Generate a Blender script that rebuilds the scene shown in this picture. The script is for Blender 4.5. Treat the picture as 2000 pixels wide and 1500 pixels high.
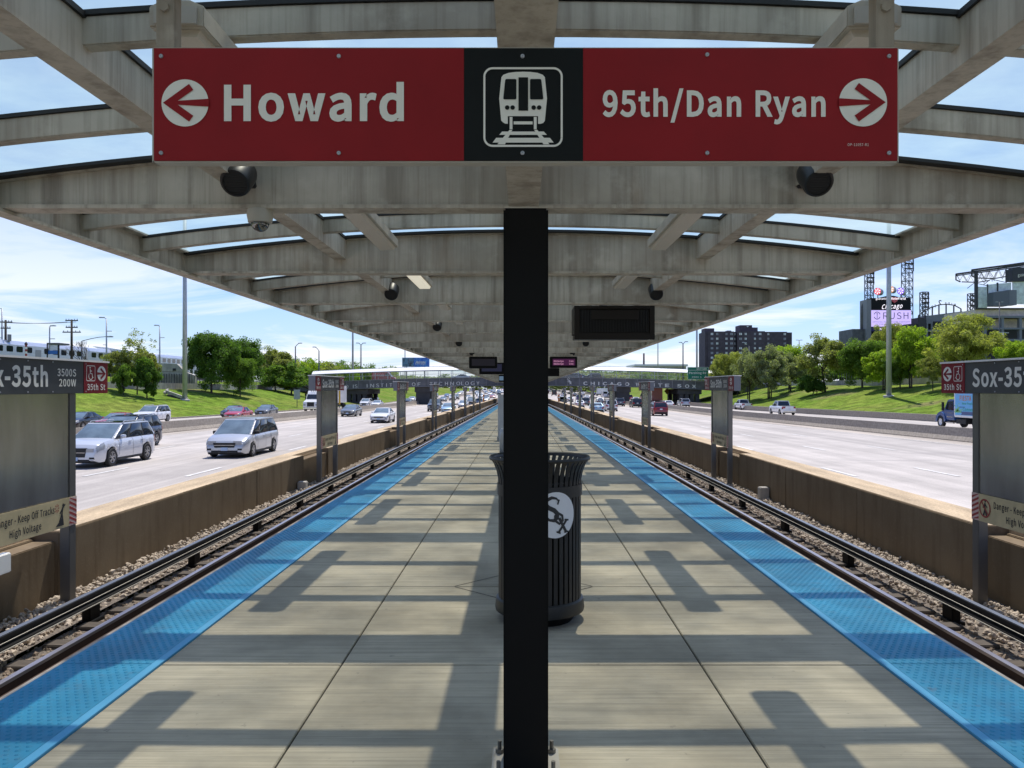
import bpy, bmesh, math, random, os
import numpy as np
from mathutils import Vector, Matrix
R = math.radians
for o in list(bpy.data.objects): bpy.data.objects.remove(o)
SC = bpy.context.scene
COL = SC.collection
EYE = 1.68

# ---------------------------------------------------------------- camera
cam = bpy.data.cameras.new('camera')
cam.sensor_width = 36.0; cam.lens = 27.0
cam.shift_x = -18/2000; cam.shift_y = 7/2000
cam.clip_start = 0.05; cam.clip_end = 6000
camo = bpy.data.objects.new('camera', cam); COL.objects.link(camo)
camo.location = (0, 0, EYE); camo.rotation_euler = (R(90), 0, 0)
SC.camera = camo
SC.render.resolution_x = 1024; SC.render.resolution_y = 768

# ---------------------------------------------------------------- world, sun, exposure
SUN_DIR = Vector((0.28, 1.47, 3.33)).normalized()
SUN_EL = math.asin(SUN_DIR.z); SUN_AZ = math.atan2(SUN_DIR.x, SUN_DIR.y)
W = bpy.data.worlds.new('World'); SC.world = W; W.use_nodes = True
nt = W.node_tree; nt.nodes.clear()
def wn(t, **k):
    n = nt.nodes.new(t)
    for a, b in k.items(): setattr(n, a, b)
    return n
out = wn('ShaderNodeOutputWorld'); bg = wn('ShaderNodeBackground'); bg.inputs[1].default_value = 0.12
sky = wn('ShaderNodeTexSky'); sky.sky_type = 'NISHITA'; sky.sun_disc = False
sky.sun_elevation = SUN_EL; sky.sun_rotation = SUN_AZ; sky.air_density = 1.0; sky.dust_density = 0.6; sky.ozone_density = 1.6
tc = wn('ShaderNodeTexCoord'); sep = wn('ShaderNodeSeparateXYZ'); nt.links.new(tc.outputs['Generated'], sep.inputs[0])
def wmath(op, a, b=None, clamp=False):
    n = wn('ShaderNodeMath', operation=op, use_clamp=clamp)
    for i, q in enumerate((a, b)):
        if q is None: continue
        if isinstance(q, (int, float)): n.inputs[i].default_value = q
        else: nt.links.new(q, n.inputs[i])
    return n.outputs[0]
zc = wmath('MAXIMUM', sep.outputs[2], 0.0); zd = wmath('ADD', zc, 0.11)
cx = wmath('DIVIDE', sep.outputs[0], zd); cy = wmath('DIVIDE', sep.outputs[1], zd)
cb = wn('ShaderNodeCombineXYZ'); nt.links.new(cx, cb.inputs[0]); nt.links.new(cy, cb.inputs[1]); cb.inputs[2].default_value = 3.7
mp = wn('ShaderNodeMapping'); mp.inputs['Scale'].default_value = (0.55, 0.62, 1); mp.inputs['Location'].default_value = (1.3, 0.4, 0)
nt.links.new(cb.outputs[0], mp.inputs[0])
nz = wn('ShaderNodeTexNoise'); nz.inputs['Scale'].default_value = 1.5; nz.inputs['Detail'].default_value = 9; nz.inputs['Roughness'].default_value = 0.56; nz.inputs['Distortion'].default_value = 0.5
nt.links.new(mp.outputs[0], nz.inputs['Vector'])
rp = wn('ShaderNodeValToRGB'); rp.color_ramp.elements[0].position = 0.41; rp.color_ramp.elements[1].position = 0.60
nt.links.new(nz.outputs['Fac'], rp.inputs[0])
lowf = wmath('SUBTRACT', 1.0, wmath('MULTIPLY', zc, 2.6), True)      # more cloud and milk towards the horizon
cl = wmath('MULTIPLY', rp.outputs[0], wmath('ADD', wmath('MULTIPLY', wmath('POWER', lowf, 2.0), 1.35), 0.13), True)
milk = wmath('MULTIPLY', wmath('POWER', lowf, 3.5), 0.42)
clf = wmath('MAXIMUM', cl, milk)
mx = wn('ShaderNodeMix', data_type='RGBA'); nt.links.new(clf, mx.inputs[0])
gain = wn('ShaderNodeMix', data_type='RGBA', blend_type='MULTIPLY'); gain.inputs[0].default_value = 1.0
nt.links.new(sky.outputs[0], gain.inputs[6]); gain.inputs[7].default_value = (0.60, 0.78, 1.17, 1)
nt.links.new(gain.outputs[2], mx.inputs[6]); mx.inputs[7].default_value = (6.9, 7.2, 7.9, 1)
nt.links.new(mx.outputs[2], bg.inputs[0]); nt.links.new(bg.outputs[0], out.inputs[0])

sl = bpy.data.lights.new('sun', 'SUN'); sl.energy = 4.4; sl.angle = R(0.53); sl.color = (1.0, 0.955, 0.88)
so = bpy.data.objects.new('sun', sl); COL.objects.link(so)
so.rotation_euler = SUN_DIR.to_track_quat('Z', 'Y').to_euler(); so.location = (30, 60, 80)
SC.view_settings.view_transform = 'Standard'; SC.view_settings.look = 'None'
SC.view_settings.exposure = 0.32; SC.view_settings.gamma = 1.0
SC.render.engine = 'CYCLES'
SC.cycles.max_bounces = 8; SC.cycles.transparent_max_bounces = 16
SC.cycles.use_denoising = True

# ---------------------------------------------------------------- helpers
random.seed(7); rng = np.random.default_rng(7)
def sag(y):
    """the line falls gently from the station to the bridge and climbs again far beyond it"""
    if y < 15: return 0.0
    if y < 35: return 0.0053*(y-15)**2/40
    if y < 200: return 0.0053*(y-25)
    if y < 700: return 0.9275-(y-200)*0.0048
    return -1.4725
def W3(px, py, y): return ((px-1018)*y/1500, y, EYE-(py-757)*y/1500)

LOC = {}
class MB:
    def __init__(s): s.v = []; s.f = []; s.m = []
    def add(s, vs, fs, m=0):
        b = len(s.v); s.v.extend([tuple(p) for p in vs])
        for f in fs: s.f.append(tuple(b+i for i in f)); s.m.append(m)
        return s
    def box(s, x0, x1, y0, y1, z0, z1, m=0):
        if x0 > x1: x0, x1 = x1, x0
        if y0 > y1: y0, y1 = y1, y0
        if z0 > z1: z0, z1 = z1, z0
        return s.add([(x0,y0,z0),(x1,y0,z0),(x1,y1,z0),(x0,y1,z0),(x0,y0,z1),(x1,y0,z1),(x1,y1,z1),(x0,y1,z1)],
              [(0,3,2,1),(4,5,6,7),(0,1,5,4),(1,2,6,5),(2,3,7,6),(3,0,4,7)], m)
    def lbox(s, x0, x1, ys, z0, z1, m=0):
        """long box along y with cross sections at ys (x, z may be functions of y)"""
        F = lambda q, y: q(y) if callable(q) else q
        vs = []
        for y in ys:
            a, b, c, d = F(x0,y), F(x1,y), F(z0,y), F(z1,y)
            if a > b: a, b = b, a
            vs += [(a,y,c),(b,y,c),(b,y,d),(a,y,d)]
        fs = []
        for i in range(len(ys)-1):
            k = 4*i
            for j in range(4):
                n = (j+1) % 4
                fs.append((k+j, k+4+j, k+4+n, k+n))
        fs.append((0,1,2,3)); e = 4*(len(ys)-1); fs.append((e+3,e+2,e+1,e))
        return s.add(vs, fs, m)
    def beam(s, p0, p1, w, h=None, m=0, up=(0,0,1)):
        p0 = Vector(p0); p1 = Vector(p1); h = h or w
        d = (p1-p0).normalized(); u = Vector(up)
        if abs(d.dot(u)) > 0.98: u = Vector((0,1,0))
        a = d.cross(u).normalized()*w/2; b = d.cross(a).normalized()*h/2
        vs = [p0-a-b, p0+a-b, p0+a+b, p0-a+b, p1-a-b, p1+a-b, p1+a+b, p1-a+b]
        return s.add(vs, [(0,1,2,3),(7,6,5,4),(0,4,5,1),(1,5,6,2),(2,6,7,3),(3,7,4,0)], m)
    def tube(s, pts, r, n=8, m=0, caps=True):
        pts = [Vector(p) for p in pts]; k = len(pts)
        rr = r if isinstance(r, (list, tuple)) else [r]*k
        vs = []; prev = None
        for i, p in enumerate(pts):
            d = (pts[min(i+1,k-1)]-pts[max(i-1,0)]).normalized()
            u = Vector((0,0,1)) if abs(d.z) < 0.9 else Vector((1,0,0))
            if prev is not None and abs(d.dot(prev)) < 0.95: u = prev
            a = d.cross(u).normalized(); b = d.cross(a).normalized(); prev = -b if prev is None else u
            for j in range(n):
                t = 2*math.pi*j/n
                vs.append(p+a*math.cos(t)*rr[i]+b*math.sin(t)*rr[i])
        fs = [(i*n+j, i*n+(j+1)%n, (i+1)*n+(j+1)%n, (i+1)*n+j) for i in range(k-1) for j in range(n)]
        if caps: fs += [tuple(range(n))[::-1], tuple((k-1)*n+j for j in range(n))]
        return s.add(vs, fs, m)
    def lathe(s, prof, n=24, c=(0,0,0), axis='z', m=0, caps=False):
        vs = []
        for r_, h in prof:
            for j in range(n):
                t = 2*math.pi*j/n; a, b = r_*math.cos(t), r_*math.sin(t)
                q = (a,b,h) if axis == 'z' else ((h,a,b) if axis == 'x' else (b,h,a))
                vs.append((c[0]+q[0], c[1]+q[1], c[2]+q[2]))
        fs = [(i*n+j, i*n+(j+1)%n, (i+1)*n+(j+1)%n, (i+1)*n+j) for i in range(len(prof)-1) for j in range(n)]
        if caps: fs += [tuple(range(n))[::-1], tuple((len(prof)-1)*n+j for j in range(n))]
        return s.add(vs, fs, m)
    def prism(s, poly, axis, t0, t1, m=0):
        n = len(poly); vs = []
        for t in (t0, t1):
            for a, b in poly:
                vs.append((t,a,b) if axis == 'x' else ((a,t,b) if axis == 'y' else (a,b,t)))
        fs = [(i,(i+1)%n,n+(i+1)%n,n+i) for i in range(n)]+[tuple(range(n))[::-1], tuple(range(n,2*n))]
        return s.add(vs, fs, m)
    def flat(s, polys, fn, m=0):
        """2-D polygons placed by fn(u, v) -> point"""
        # each polygon a hair in front of the last, so that crossing strokes never share a plane
        o, a, b = Vector(fn(0,0)), Vector(fn(1e-2,0)), Vector(fn(0,1e-2)); nn = (a-o).cross(b-o).normalized()
        for i, p in enumerate(polys):
            d = nn*(4e-5*(i % 40)); s.add([tuple(Vector(fn(u, v))+d) for u, v in p], [tuple(range(len(p)))], m)
        return s
    def mesh2(s, vf, fn, m=0):
        return s.add([fn(u, v) for u, v in vf[0]], vf[1], m)
    def build(s, name, mat, parent=None, smooth=False, dosag=False, bevel=0, local=False, recalc=True, auto=None):
        me = bpy.data.meshes.new(name)
        off = Vector((0,0,0))
        if parent is not None and not local: off = LOC.get(parent.name, Vector((0,0,0)))
        vs = s.v
        if dosag: vs = [(x,y,z-sag(y)) for x,y,z in vs]
        if off.length > 0: vs = [(x-off.x,y-off.y,z-off.z) for x,y,z in vs]
        me.from_pydata(vs, [], s.f)
        mats = mat if isinstance(mat, (list, tuple)) else [mat]
        for q in mats: me.materials.append(q)
        if len(mats) > 1: me.polygons.foreach_set('material_index', s.m)
        if bevel or recalc:
            bm = bmesh.new(); bm.from_mesh(me)
            if recalc: bmesh.ops.recalc_face_normals(bm, faces=bm.faces)
            if bevel:
                es = [e for e in bm.edges if len(e.link_faces) == 2 and e.calc_face_angle(0) > 0.5]
                bmesh.ops.bevel(bm, geom=es, offset=bevel, segments=2, affect='EDGES', clamp_overlap=True)
            bm.to_mesh(me); bm.free()
        if smooth:
            me.shade_smooth()
            if auto is not None and hasattr(me, 'set_sharp_from_angle'): me.set_sharp_from_angle(angle=R(auto))
        o = bpy.data.objects.new(name, me); COL.objects.link(o)
        if parent is not None:
            o.parent = parent; LOC[o.name] = LOC.get(parent.name, Vector((0,0,0)))
        else: LOC[o.name] = Vector((0,0,0))
        return o
def tag(o, label=None, cat=None, group=None, kind=None):
    if label: o['label'] = label
    if cat: o['category'] = cat
    if group: o['group'] = group
    if kind: o['kind'] = kind
    return o
def struct(o, label=None, cat=None): return tag(o, label, cat, None, 'structure')
def thing(name, label, cat, loc=(0,0,0), rotz=0, group=None):
    o = bpy.data.objects.new(name, None); COL.objects.link(o); o.empty_display_size = 0.3
    o.location = loc; o.rotation_euler = (0,0,rotz); LOC[o.name] = Vector(loc)
    return tag(o, label, cat, group)
KIDS = {}
def dup(root, loc, rotz=None, label=None, group=None, scale=None, name=None):
    r = root.copy(); COL.objects.link(r); r.location = loc
    if name: r.name = name
    if rotz is not None: r.rotation_euler = (0,0,rotz)
    if label: r['label'] = label
    if group: r['group'] = group
    if scale: r.scale = (scale,)*3 if isinstance(scale, (int, float)) else scale
    kids = KIDS.get(root.name)
    if kids is None:
        kids = [(c, list(c.children)) for c in root.children]; KIDS[root.name] = kids
    for c, gs in kids:
        d = c.copy(); COL.objects.link(d); d.parent = r
        for g in gs:
            e = g.copy(); COL.objects.link(e); e.parent = d
    LOC[r.name] = Vector(loc)
    return r
ORD = ['nearest','second','third','fourth','fifth','sixth','seventh','eighth','ninth','tenth','eleventh','twelfth','thirteenth','fourteenth','fifteenth','sixteenth','seventeenth','eighteenth','nineteenth','twentieth']

# ---------------------------------------------------------------- materials
MATS = {}
def srgb(r, g, b):
    f = lambda c: (c/255/12.92) if c/255 <= 0.04045 else ((c/255+0.055)/1.055)**2.4
    return (f(r), f(g), f(b))
def M(name, col=(0.5,0.5,0.5), rough=0.6, metal=0.0, noise=None, bump=None, emit=None, spec=None, extra=None, coat=0.0, world=False):
    """noise = list of (scale, amount, stretch xyz, second colour or None); bump = (scale, strength, stretch)"""
    if name in MATS: return MATS[name]
    m = bpy.data.materials.new(name); m.use_nodes = True; t = m.node_tree; b = t.nodes['Principled BSDF']
    b.inputs['Base Color'].default_value = (*col, 1); b.inputs['Roughness'].default_value = rough; b.inputs['Metallic'].default_value = metal
    if spec is not None: b.inputs['Specular IOR Level'].default_value = spec
    if coat: b.inputs['Coat Weight'].default_value = coat; b.inputs['Coat Roughness'].default_value = 0.05
    if emit: b.inputs['Emission Color'].default_value = (*emit[0], 1); b.inputs['Emission Strength'].default_value = emit[1]
    co = None
    if noise or bump:
        co = t.nodes.new('ShaderNodeNewGeometry' if world else 'ShaderNodeTexCoord')
    CO = 'Position' if world else 'Object'      # world: copies of one mesh each get their own stains
    cur = None
    for q in (noise or []):
        sc, amt, st, c2 = q[:4]; lo, hi = (q[4] if len(q) > 4 else (0.35, 0.65))
        mp = t.nodes.new('ShaderNodeMapping'); mp.inputs['Scale'].default_value = st; t.links.new(co.outputs[CO], mp.inputs[0])
        n = t.nodes.new('ShaderNodeTexNoise'); n.inputs['Scale'].default_value = sc; n.inputs['Detail'].default_value = 6; n.inputs['Roughness'].default_value = 0.6
        t.links.new(mp.outputs[0], n.inputs['Vector'])
        mr = t.nodes.new('ShaderNodeMapRange'); mr.inputs[1].default_value = lo; mr.inputs[2].default_value = hi; t.links.new(n.outputs['Fac'], mr.inputs[0])
        if c2 is not None:
            mi = t.nodes.new('ShaderNodeMix'); mi.data_type = 'RGBA'
            mm = t.nodes.new('ShaderNodeMath'); mm.operation = 'MULTIPLY'; mm.inputs[1].default_value = amt; t.links.new(mr.outputs[0], mm.inputs[0])
            t.links.new(mm.outputs[0], mi.inputs[0]); mi.inputs[7].default_value = (*c2, 1)
            if cur is None: mi.inputs[6].default_value = (*col, 1)
            else: t.links.new(cur, mi.inputs[6])
            cur = mi.outputs[2]
        else:
            m2 = t.nodes.new('ShaderNodeMapRange'); m2.inputs[3].default_value = 1-amt; m2.inputs[4].default_value = 1+amt; t.links.new(mr.outputs[0], m2.inputs[0])
            vm = t.nodes.new('ShaderNodeVectorMath'); vm.operation = 'SCALE'; t.links.new(m2.outputs[0], vm.inputs['Scale'])
            if cur is None: vm.inputs[0].default_value = col
            else: t.links.new(cur, vm.inputs[0])
            cur = vm.outputs[0]
    if cur is not None: t.links.new(cur, b.inputs['Base Color'])
    if bump:
        mp = t.nodes.new('ShaderNodeMapping'); mp.inputs['Scale'].default_value = bump[2] if len(bump) > 2 else (1,1,1); t.links.new(co.outputs[CO], mp.inputs[0])
        n = t.nodes.new('ShaderNodeTexNoise'); n.inputs['Scale'].default_value = bump[0]; n.inputs['Detail'].default_value = 5; t.links.new(mp.outputs[0], n.inputs['Vector'])
        bp = t.nodes.new('ShaderNodeBump'); bp.inputs['Strength'].default_value = bump[1]; bp.inputs['Distance'].default_value = bump[3] if len(bump) > 3 else 0.01
        t.links.new(n.outputs['Fac'], bp.inputs['Height']); t.links.new(bp.outputs[0], b.inputs['Normal'])
    MATS[name] = m
    return m
def glass_mat(name, tint, diff=0.1, gloss=0.08, diffcol=(0.8,0.85,0.85), rough=0.02):
    m = bpy.data.materials.new(name); m.use_nodes = True; t = m.node_tree; t.nodes.clear()
    o = t.nodes.new('ShaderNodeOutputMaterial'); tr = t.nodes.new('ShaderNodeBsdfTransparent'); tr.inputs[0].default_value = (*tint, 1)
    tl = t.nodes.new('ShaderNodeBsdfTranslucent'); tl.inputs[0].default_value = (*diffcol, 1)
    gl = t.nodes.new('ShaderNodeBsdfGlossy'); gl.inputs['Roughness'].default_value = rough
    a = t.nodes.new('ShaderNodeMixShader'); a.inputs[0].default_value = diff; t.links.new(tr.outputs[0], a.inputs[1]); t.links.new(tl.outputs[0], a.inputs[2])
    b = t.nodes.new('ShaderNodeMixShader'); b.inputs[0].default_value = gloss; t.links.new(a.outputs[0], b.inputs[1]); t.links.new(gl.outputs[0], b.inputs[2])
    t.links.new(b.outputs[0], o.inputs[0]); MATS[name] = m
    # slightly dirty streaks in the amount of scatter
    co = t.nodes.new('ShaderNodeTexCoord'); n = t.nodes.new('ShaderNodeTexNoise'); n.inputs['Scale'].default_value = 1.6; n.inputs['Detail'].default_value = 5
    t.links.new(co.outputs['Object'], n.inputs['Vector'])
    mr = t.nodes.new('ShaderNodeMapRange'); mr.inputs[1].default_value = 0.35; mr.inputs[2].default_value = 0.7; mr.inputs[3].default_value = diff*0.75; mr.inputs[4].default_value = diff*1.3
    t.links.new(n.outputs['Fac'], mr.inputs[0]); t.links.new(mr.outputs[0], a.inputs[0])
    return m
def leaf_mat(name, col, tr=0.45):
    m = bpy.data.materials.new(name); m.use_nodes = True; t = m.node_tree; t.nodes.clear()
    o = t.nodes.new('ShaderNodeOutputMaterial'); d = t.nodes.new('ShaderNodeBsdfPrincipled'); l = t.nodes.new('ShaderNodeBsdfTranslucent')
    d.inputs['Roughness'].default_value = 0.6; d.inputs['Specular IOR Level'].default_value = 0.15
    co = t.nodes.new('ShaderNodeTexCoord'); n = t.nodes.new('ShaderNodeTexNoise'); n.inputs['Scale'].default_value = 0.9; n.inputs['Detail'].default_value = 4
    t.links.new(co.outputs['Object'], n.inputs['Vector'])
    mr = t.nodes.new('ShaderNodeMapRange'); mr.inputs[1].default_value = 0.3; mr.inputs[2].default_value = 0.7; mr.inputs[3].default_value = 0.7; mr.inputs[4].default_value = 1.35
    t.links.new(n.outputs['Fac'], mr.inputs[0])
    v = t.nodes.new('ShaderNodeVectorMath'); v.operation = 'SCALE'; v.inputs[0].default_value = col; t.links.new(mr.outputs[0], v.inputs['Scale'])
    v2 = t.nodes.new('ShaderNodeVectorMath'); v2.operation = 'MULTIPLY'; v2.inputs[1].default_value = (1.25, 1.35, 0.6); t.links.new(v.outputs[0], v2.inputs[0])
    t.links.new(v.outputs[0], d.inputs['Base Color']); t.links.new(v2.outputs[0], l.inputs[0])
    x = t.nodes.new('ShaderNodeMixShader'); x.inputs[0].default_value = tr; t.links.new(d.outputs[0], x.inputs[1]); t.links.new(l.outputs[0], x.inputs[2]); t.links.new(x.outputs[0], o.inputs[0])
    MATS[name] = m
    return m
X1 = (1,1,1)
m_beam = M('canopy_paint', (0.50,0.448,0.365), 0.6, spec=0.2, world=True, noise=[(1.1,0.30,(1,1,1),(0.20,0.155,0.105),(0.42,0.66)),(5,0.68,(1.0,1.0,0.06),(0.12,0.092,0.066),(0.48,0.72)),(0.45,0.5,X1,(0.23,0.19,0.145),(0.46,0.62)),(3.5,0.5,X1,(0.58,0.52,0.43),(0.55,0.70)),(26,0.45,(1,1,0.03),(0.16,0.125,0.09),(0.5,0.78)),(1.6,0.5,(1,1,0.25),(0.24,0.14,0.07),(0.62,0.78))], bump=(30,0.15))
m_slab = M('platform_concrete', (0.432,0.38,0.288), 0.85, spec=0.15, noise=[(0.8,0.30,X1,None),(2.2,0.45,(0.6,12,1),(0.22,0.205,0.165),(0.45,0.70)),(5,0.68,(0.15,40,1),(0.21,0.19,0.15),(0.50,0.70)),(6,0.5,(0.3,40,1),(0.46,0.43,0.35),(0.58,0.75)),(2.6,0.85,X1,(0.12,0.11,0.095),(0.705,0.74)),(14,0.6,X1,(0.20,0.185,0.155),(0.66,0.72))], bump=(4,0.6,(0.6,90,1),0.006))
m_joint = M('joint_filler', (0.03,0.028,0.025), 0.9)
m_blue = M('tactile_blue', (0.036,0.26,0.435), 0.45, spec=0.25, noise=[(1.2,0.22,X1,None),(5,0.5,(1,2,1),(0.085,0.20,0.30),(0.52,0.75)),(1.1,0.55,(1.5,0.4,1),(0.06,0.13,0.20),(0.54,0.72)),(9,0.5,X1,(0.12,0.16,0.20),(0.62,0.74))])
m_blue2 = M('tactile_border_blue', (0.10,0.37,0.60), 0.5, spec=0.25)
m_nose = M('platform_nosing', (0.46,0.40,0.34), 0.8, noise=[(6,0.3,X1,None)])
m_wall = M('barrier_concrete', (0.20,0.15,0.095), 0.9, spec=0.1, noise=[(0.7,0.35,X1,(0.10,0.064,0.033),(0.4,0.66)),(4,0.6,(1,1,0.10),(0.07,0.045,0.026),(0.5,0.75)),(18,0.3,X1,(0.30,0.245,0.175),(0.55,0.8)),(40,0.8,X1,(0.05,0.035,0.025),(0.70,0.76))], bump=(25,0.35,X1,0.005))
m_sand = M('sandy_ledge', (0.44,0.335,0.215), 0.95, noise=[(2.5,0.22,(1,0.2,1),None),(30,0.25,X1,None)], bump=(60,0.4))
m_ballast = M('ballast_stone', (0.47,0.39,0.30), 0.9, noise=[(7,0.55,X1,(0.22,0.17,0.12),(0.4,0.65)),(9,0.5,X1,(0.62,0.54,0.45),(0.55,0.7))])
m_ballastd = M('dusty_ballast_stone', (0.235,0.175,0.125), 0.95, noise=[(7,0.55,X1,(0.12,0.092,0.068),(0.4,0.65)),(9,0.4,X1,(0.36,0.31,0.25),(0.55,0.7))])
m_bed = M('ballast_bed', (0.20,0.165,0.13), 0.95, noise=[(22,0.6,X1,(0.07,0.055,0.045),(0.4,0.6))], bump=(30,1.0,X1,0.05))
m_rust = M('rusty_rail', (0.055,0.030,0.022), 0.7, metal=0.1, noise=[(8,0.4,X1,(0.10,0.05,0.03))])
m_railhead = M('rail_head', (0.42,0.38,0.37), 0.30, metal=0.8, noise=[(3,0.25,(3,0.2,1),None)])
m_third = M('third_rail_steel', (0.014,0.014,0.015), 0.6, spec=0.3)
m_thirdtop = M('third_rail_top', (0.20,0.215,0.24), 0.4, metal=0.7)
m_tie = M('timber_tie', (0.07,0.055,0.042), 0.9, noise=[(5,0.4,(1,8,1),None)])
m_road = M('highway_concrete', (0.435,0.395,0.36), 0.85, spec=0.2, noise=[(1.0,0.16,(0.75,0.012,1),None),(0.35,0.12,X1,None),(1.0,0.5,(1.1,0.008,1),(0.30,0.272,0.25),(0.50,0.66)),(0.5,0.5,(0.25,1.2,1),(0.33,0.30,0.28),(0.60,0.66)),(26,0.10,X1,None)])
m_shoulder = M('road_shoulder', (0.40,0.35,0.30), 0.9, noise=[(1.0,0.2,(0.8,0.03,1),None),(9,0.15,X1,None)])
m_paint = M('road_paint', (0.60,0.58,0.55), 0.7, noise=[(3,0.18,X1,None)])
m_barrier = M('median_concrete', (0.34,0.295,0.24), 0.9, noise=[(0.5,0.3,(1,0.3,1),(0.22,0.18,0.14)),(6,0.2,X1,None)])
m_grass = M('grass', (0.115,0.185,0.020), 0.95, spec=0.05, noise=[(0.09,0.6,X1,(0.20,0.215,0.045),(0.42,0.62)),(0.7,0.4,X1,None),(0.05,0.7,X1,(0.22,0.165,0.095),(0.56,0.66)),(1.7,0.35,X1,(0.07,0.11,0.018),(0.5,0.7)),(6,0.3,X1,None)], bump=(4,0.8,X1,0.2))
m_black = M('black_paint', (0.0035,0.0035,0.004), 0.5, spec=0.15)
m_blackm = M('black_metal', (0.008,0.008,0.009), 0.42, noise=[(6,0.4,X1,None)])
m_dark = M('dark_matte', (0.015,0.015,0.016), 0.7)
m_steel = M('brushed_stainless', (0.42,0.395,0.35), 0.22, world=True, metal=0.95, noise=[(2.0,0.2,(1,1,0.2),None)], bump=(1.1,0.35,(1,1,0.5),0.03))
m_galv = M('galvanised_steel', (0.42,0.44,0.47), 0.5, metal=0.5, noise=[(4,0.12,(1,1,0.3),None)])
m_leg = M('pylon_leg_steel', (0.17,0.163,0.15), 0.45, metal=0.7)
m_frame = M('sign_frame', (0.45,0.42,0.36), 0.6, noise=[(4,0.3,X1,(0.30,0.27,0.22))])
m_red = M('sign_red', (0.265,0.008,0.012), 0.55, spec=0.25, noise=[(3,0.08,X1,None)])
m_red2 = M('pylon_red', (0.22,0.010,0.018), 0.5, spec=0.3)
m_signblk = M('sign_black', (0.006,0.008,0.008), 0.55, spec=0.2)
m_white = M('sign_white', (0.80,0.78,0.70), 0.5)
m_grayhead = M('pylon_gray', (0.050,0.054,0.060), 0.42, noise=[(5,0.12,X1,None)])
m_capw = M('pylon_cap', (0.86,0.84,0.78), 0.5)
m_beige = M('danger_plate', (0.50,0.41,0.235), 0.6, noise=[(3,0.12,X1,None)])
m_ink = M('sign_ink', (0.02,0.02,0.022), 0.6)
m_dred = M('danger_red', (0.30,0.035,0.03), 0.6)
m_pink = M('danger_pale', (0.62,0.44,0.40), 0.6)
m_lampbox = M('fixture_housing', (0.42,0.375,0.30), 0.6, noise=[(4,0.2,X1,None)])
m_lens = M('fixture_lens', (0.55,0.49,0.39), 0.35, bump=(90,0.4))
m_lenson = M('fixture_lens_lit', (0.6,0.57,0.48), 0.4, emit=((1.0,0.92,0.72),0.42))
m_gasket = M('glazing_gasket', (0.012,0.012,0.012), 0.7)
m_glass = glass_mat('canopy_glass', (0.845,0.845,0.755), diff=0.52, gloss=0.02, diffcol=(0.385,0.495,0.48))
m_clear = glass_mat('clear_panel', (0.80,0.84,0.82), diff=0.10, gloss=0.06)
m_dome = glass_mat('smoked_dome', (0.25,0.25,0.25), diff=0.05, gloss=0.22)
m_concrete = M('pale_concrete', (0.42,0.395,0.355), 0.9, noise=[(0.5,0.25,X1,None),(3,0.15,(1,1,0.2),None)])
m_girder = M('girder_paint', (0.095,0.098,0.106), 0.55, noise=[(0.6,0.25,X1,None)])
m_girder2 = M('girder_rib_paint', (0.22,0.225,0.24), 0.55)
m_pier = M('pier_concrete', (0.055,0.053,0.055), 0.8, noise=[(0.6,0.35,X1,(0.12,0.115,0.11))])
m_canopyw = M('walkway_roof_white', (0.80,0.80,0.80), 0.45)
m_letter = M('bridge_letters', (0.66,0.66,0.63), 0.5)
m_bark = M('bark', (0.055,0.043,0.032), 0.9, noise=[(6,0.4,(1,1,0.3),None)])
m_glassd = M('car_glass', (0.015,0.02,0.025), 0.06, spec=0.9)
m_glassl = M('windshield_glass', (0.17,0.23,0.27), 0.06, spec=0.9, noise=[(1.2,0.5,X1,(0.03,0.04,0.05))])  # pale blue-grey base and noise paint the sky's reflection into the glass
m_tyre = M('tyre_rubber', (0.014,0.014,0.014), 0.8)
m_rim = M('alloy_rim', (0.45,0.45,0.46), 0.35, metal=0.8)
m_lamp = M('headlamp_glass', (0.30,0.32,0.34), 0.10, spec=0.9)
m_tail = M('tail_lamp', (0.30,0.012,0.012), 0.2)
m_plate = M('number_plate', (0.40,0.52,0.70), 0.5)
m_chrome = M('chrome', (0.6,0.6,0.6), 0.15, metal=1.0)
m_exit = M('exit_green', (0.0,0.155,0.095), 0.5)
def paint(name, col, rough=0.3, metal=0.0): return M('paint_'+name, col, rough, metal, coat=0.6)
PAINT = dict(white=paint('white',(0.72,0.72,0.73)), silver=paint('silver',(0.50,0.51,0.53),0.3,0.35), pearl=paint('pearl',(0.60,0.62,0.66),0.25,0.2), navy=paint('navy',(0.022,0.03,0.055)), black=paint('black',(0.012,0.012,0.014)),
  red=paint('red',(0.42,0.035,0.055)), darkred=paint('darkred',(0.22,0.015,0.022)), gray=paint('gray',(0.13,0.14,0.15),0.3,0.3), blue=paint('blue',(0.02,0.07,0.22)), skyblue=paint('skyblue',(0.26,0.40,0.52),0.3,0.3),
  green=paint('green',(0.05,0.12,0.08)), bus=paint('brightred',(0.55,0.02,0.03)), orange=paint('orange',(0.5,0.16,0.02)))

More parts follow.
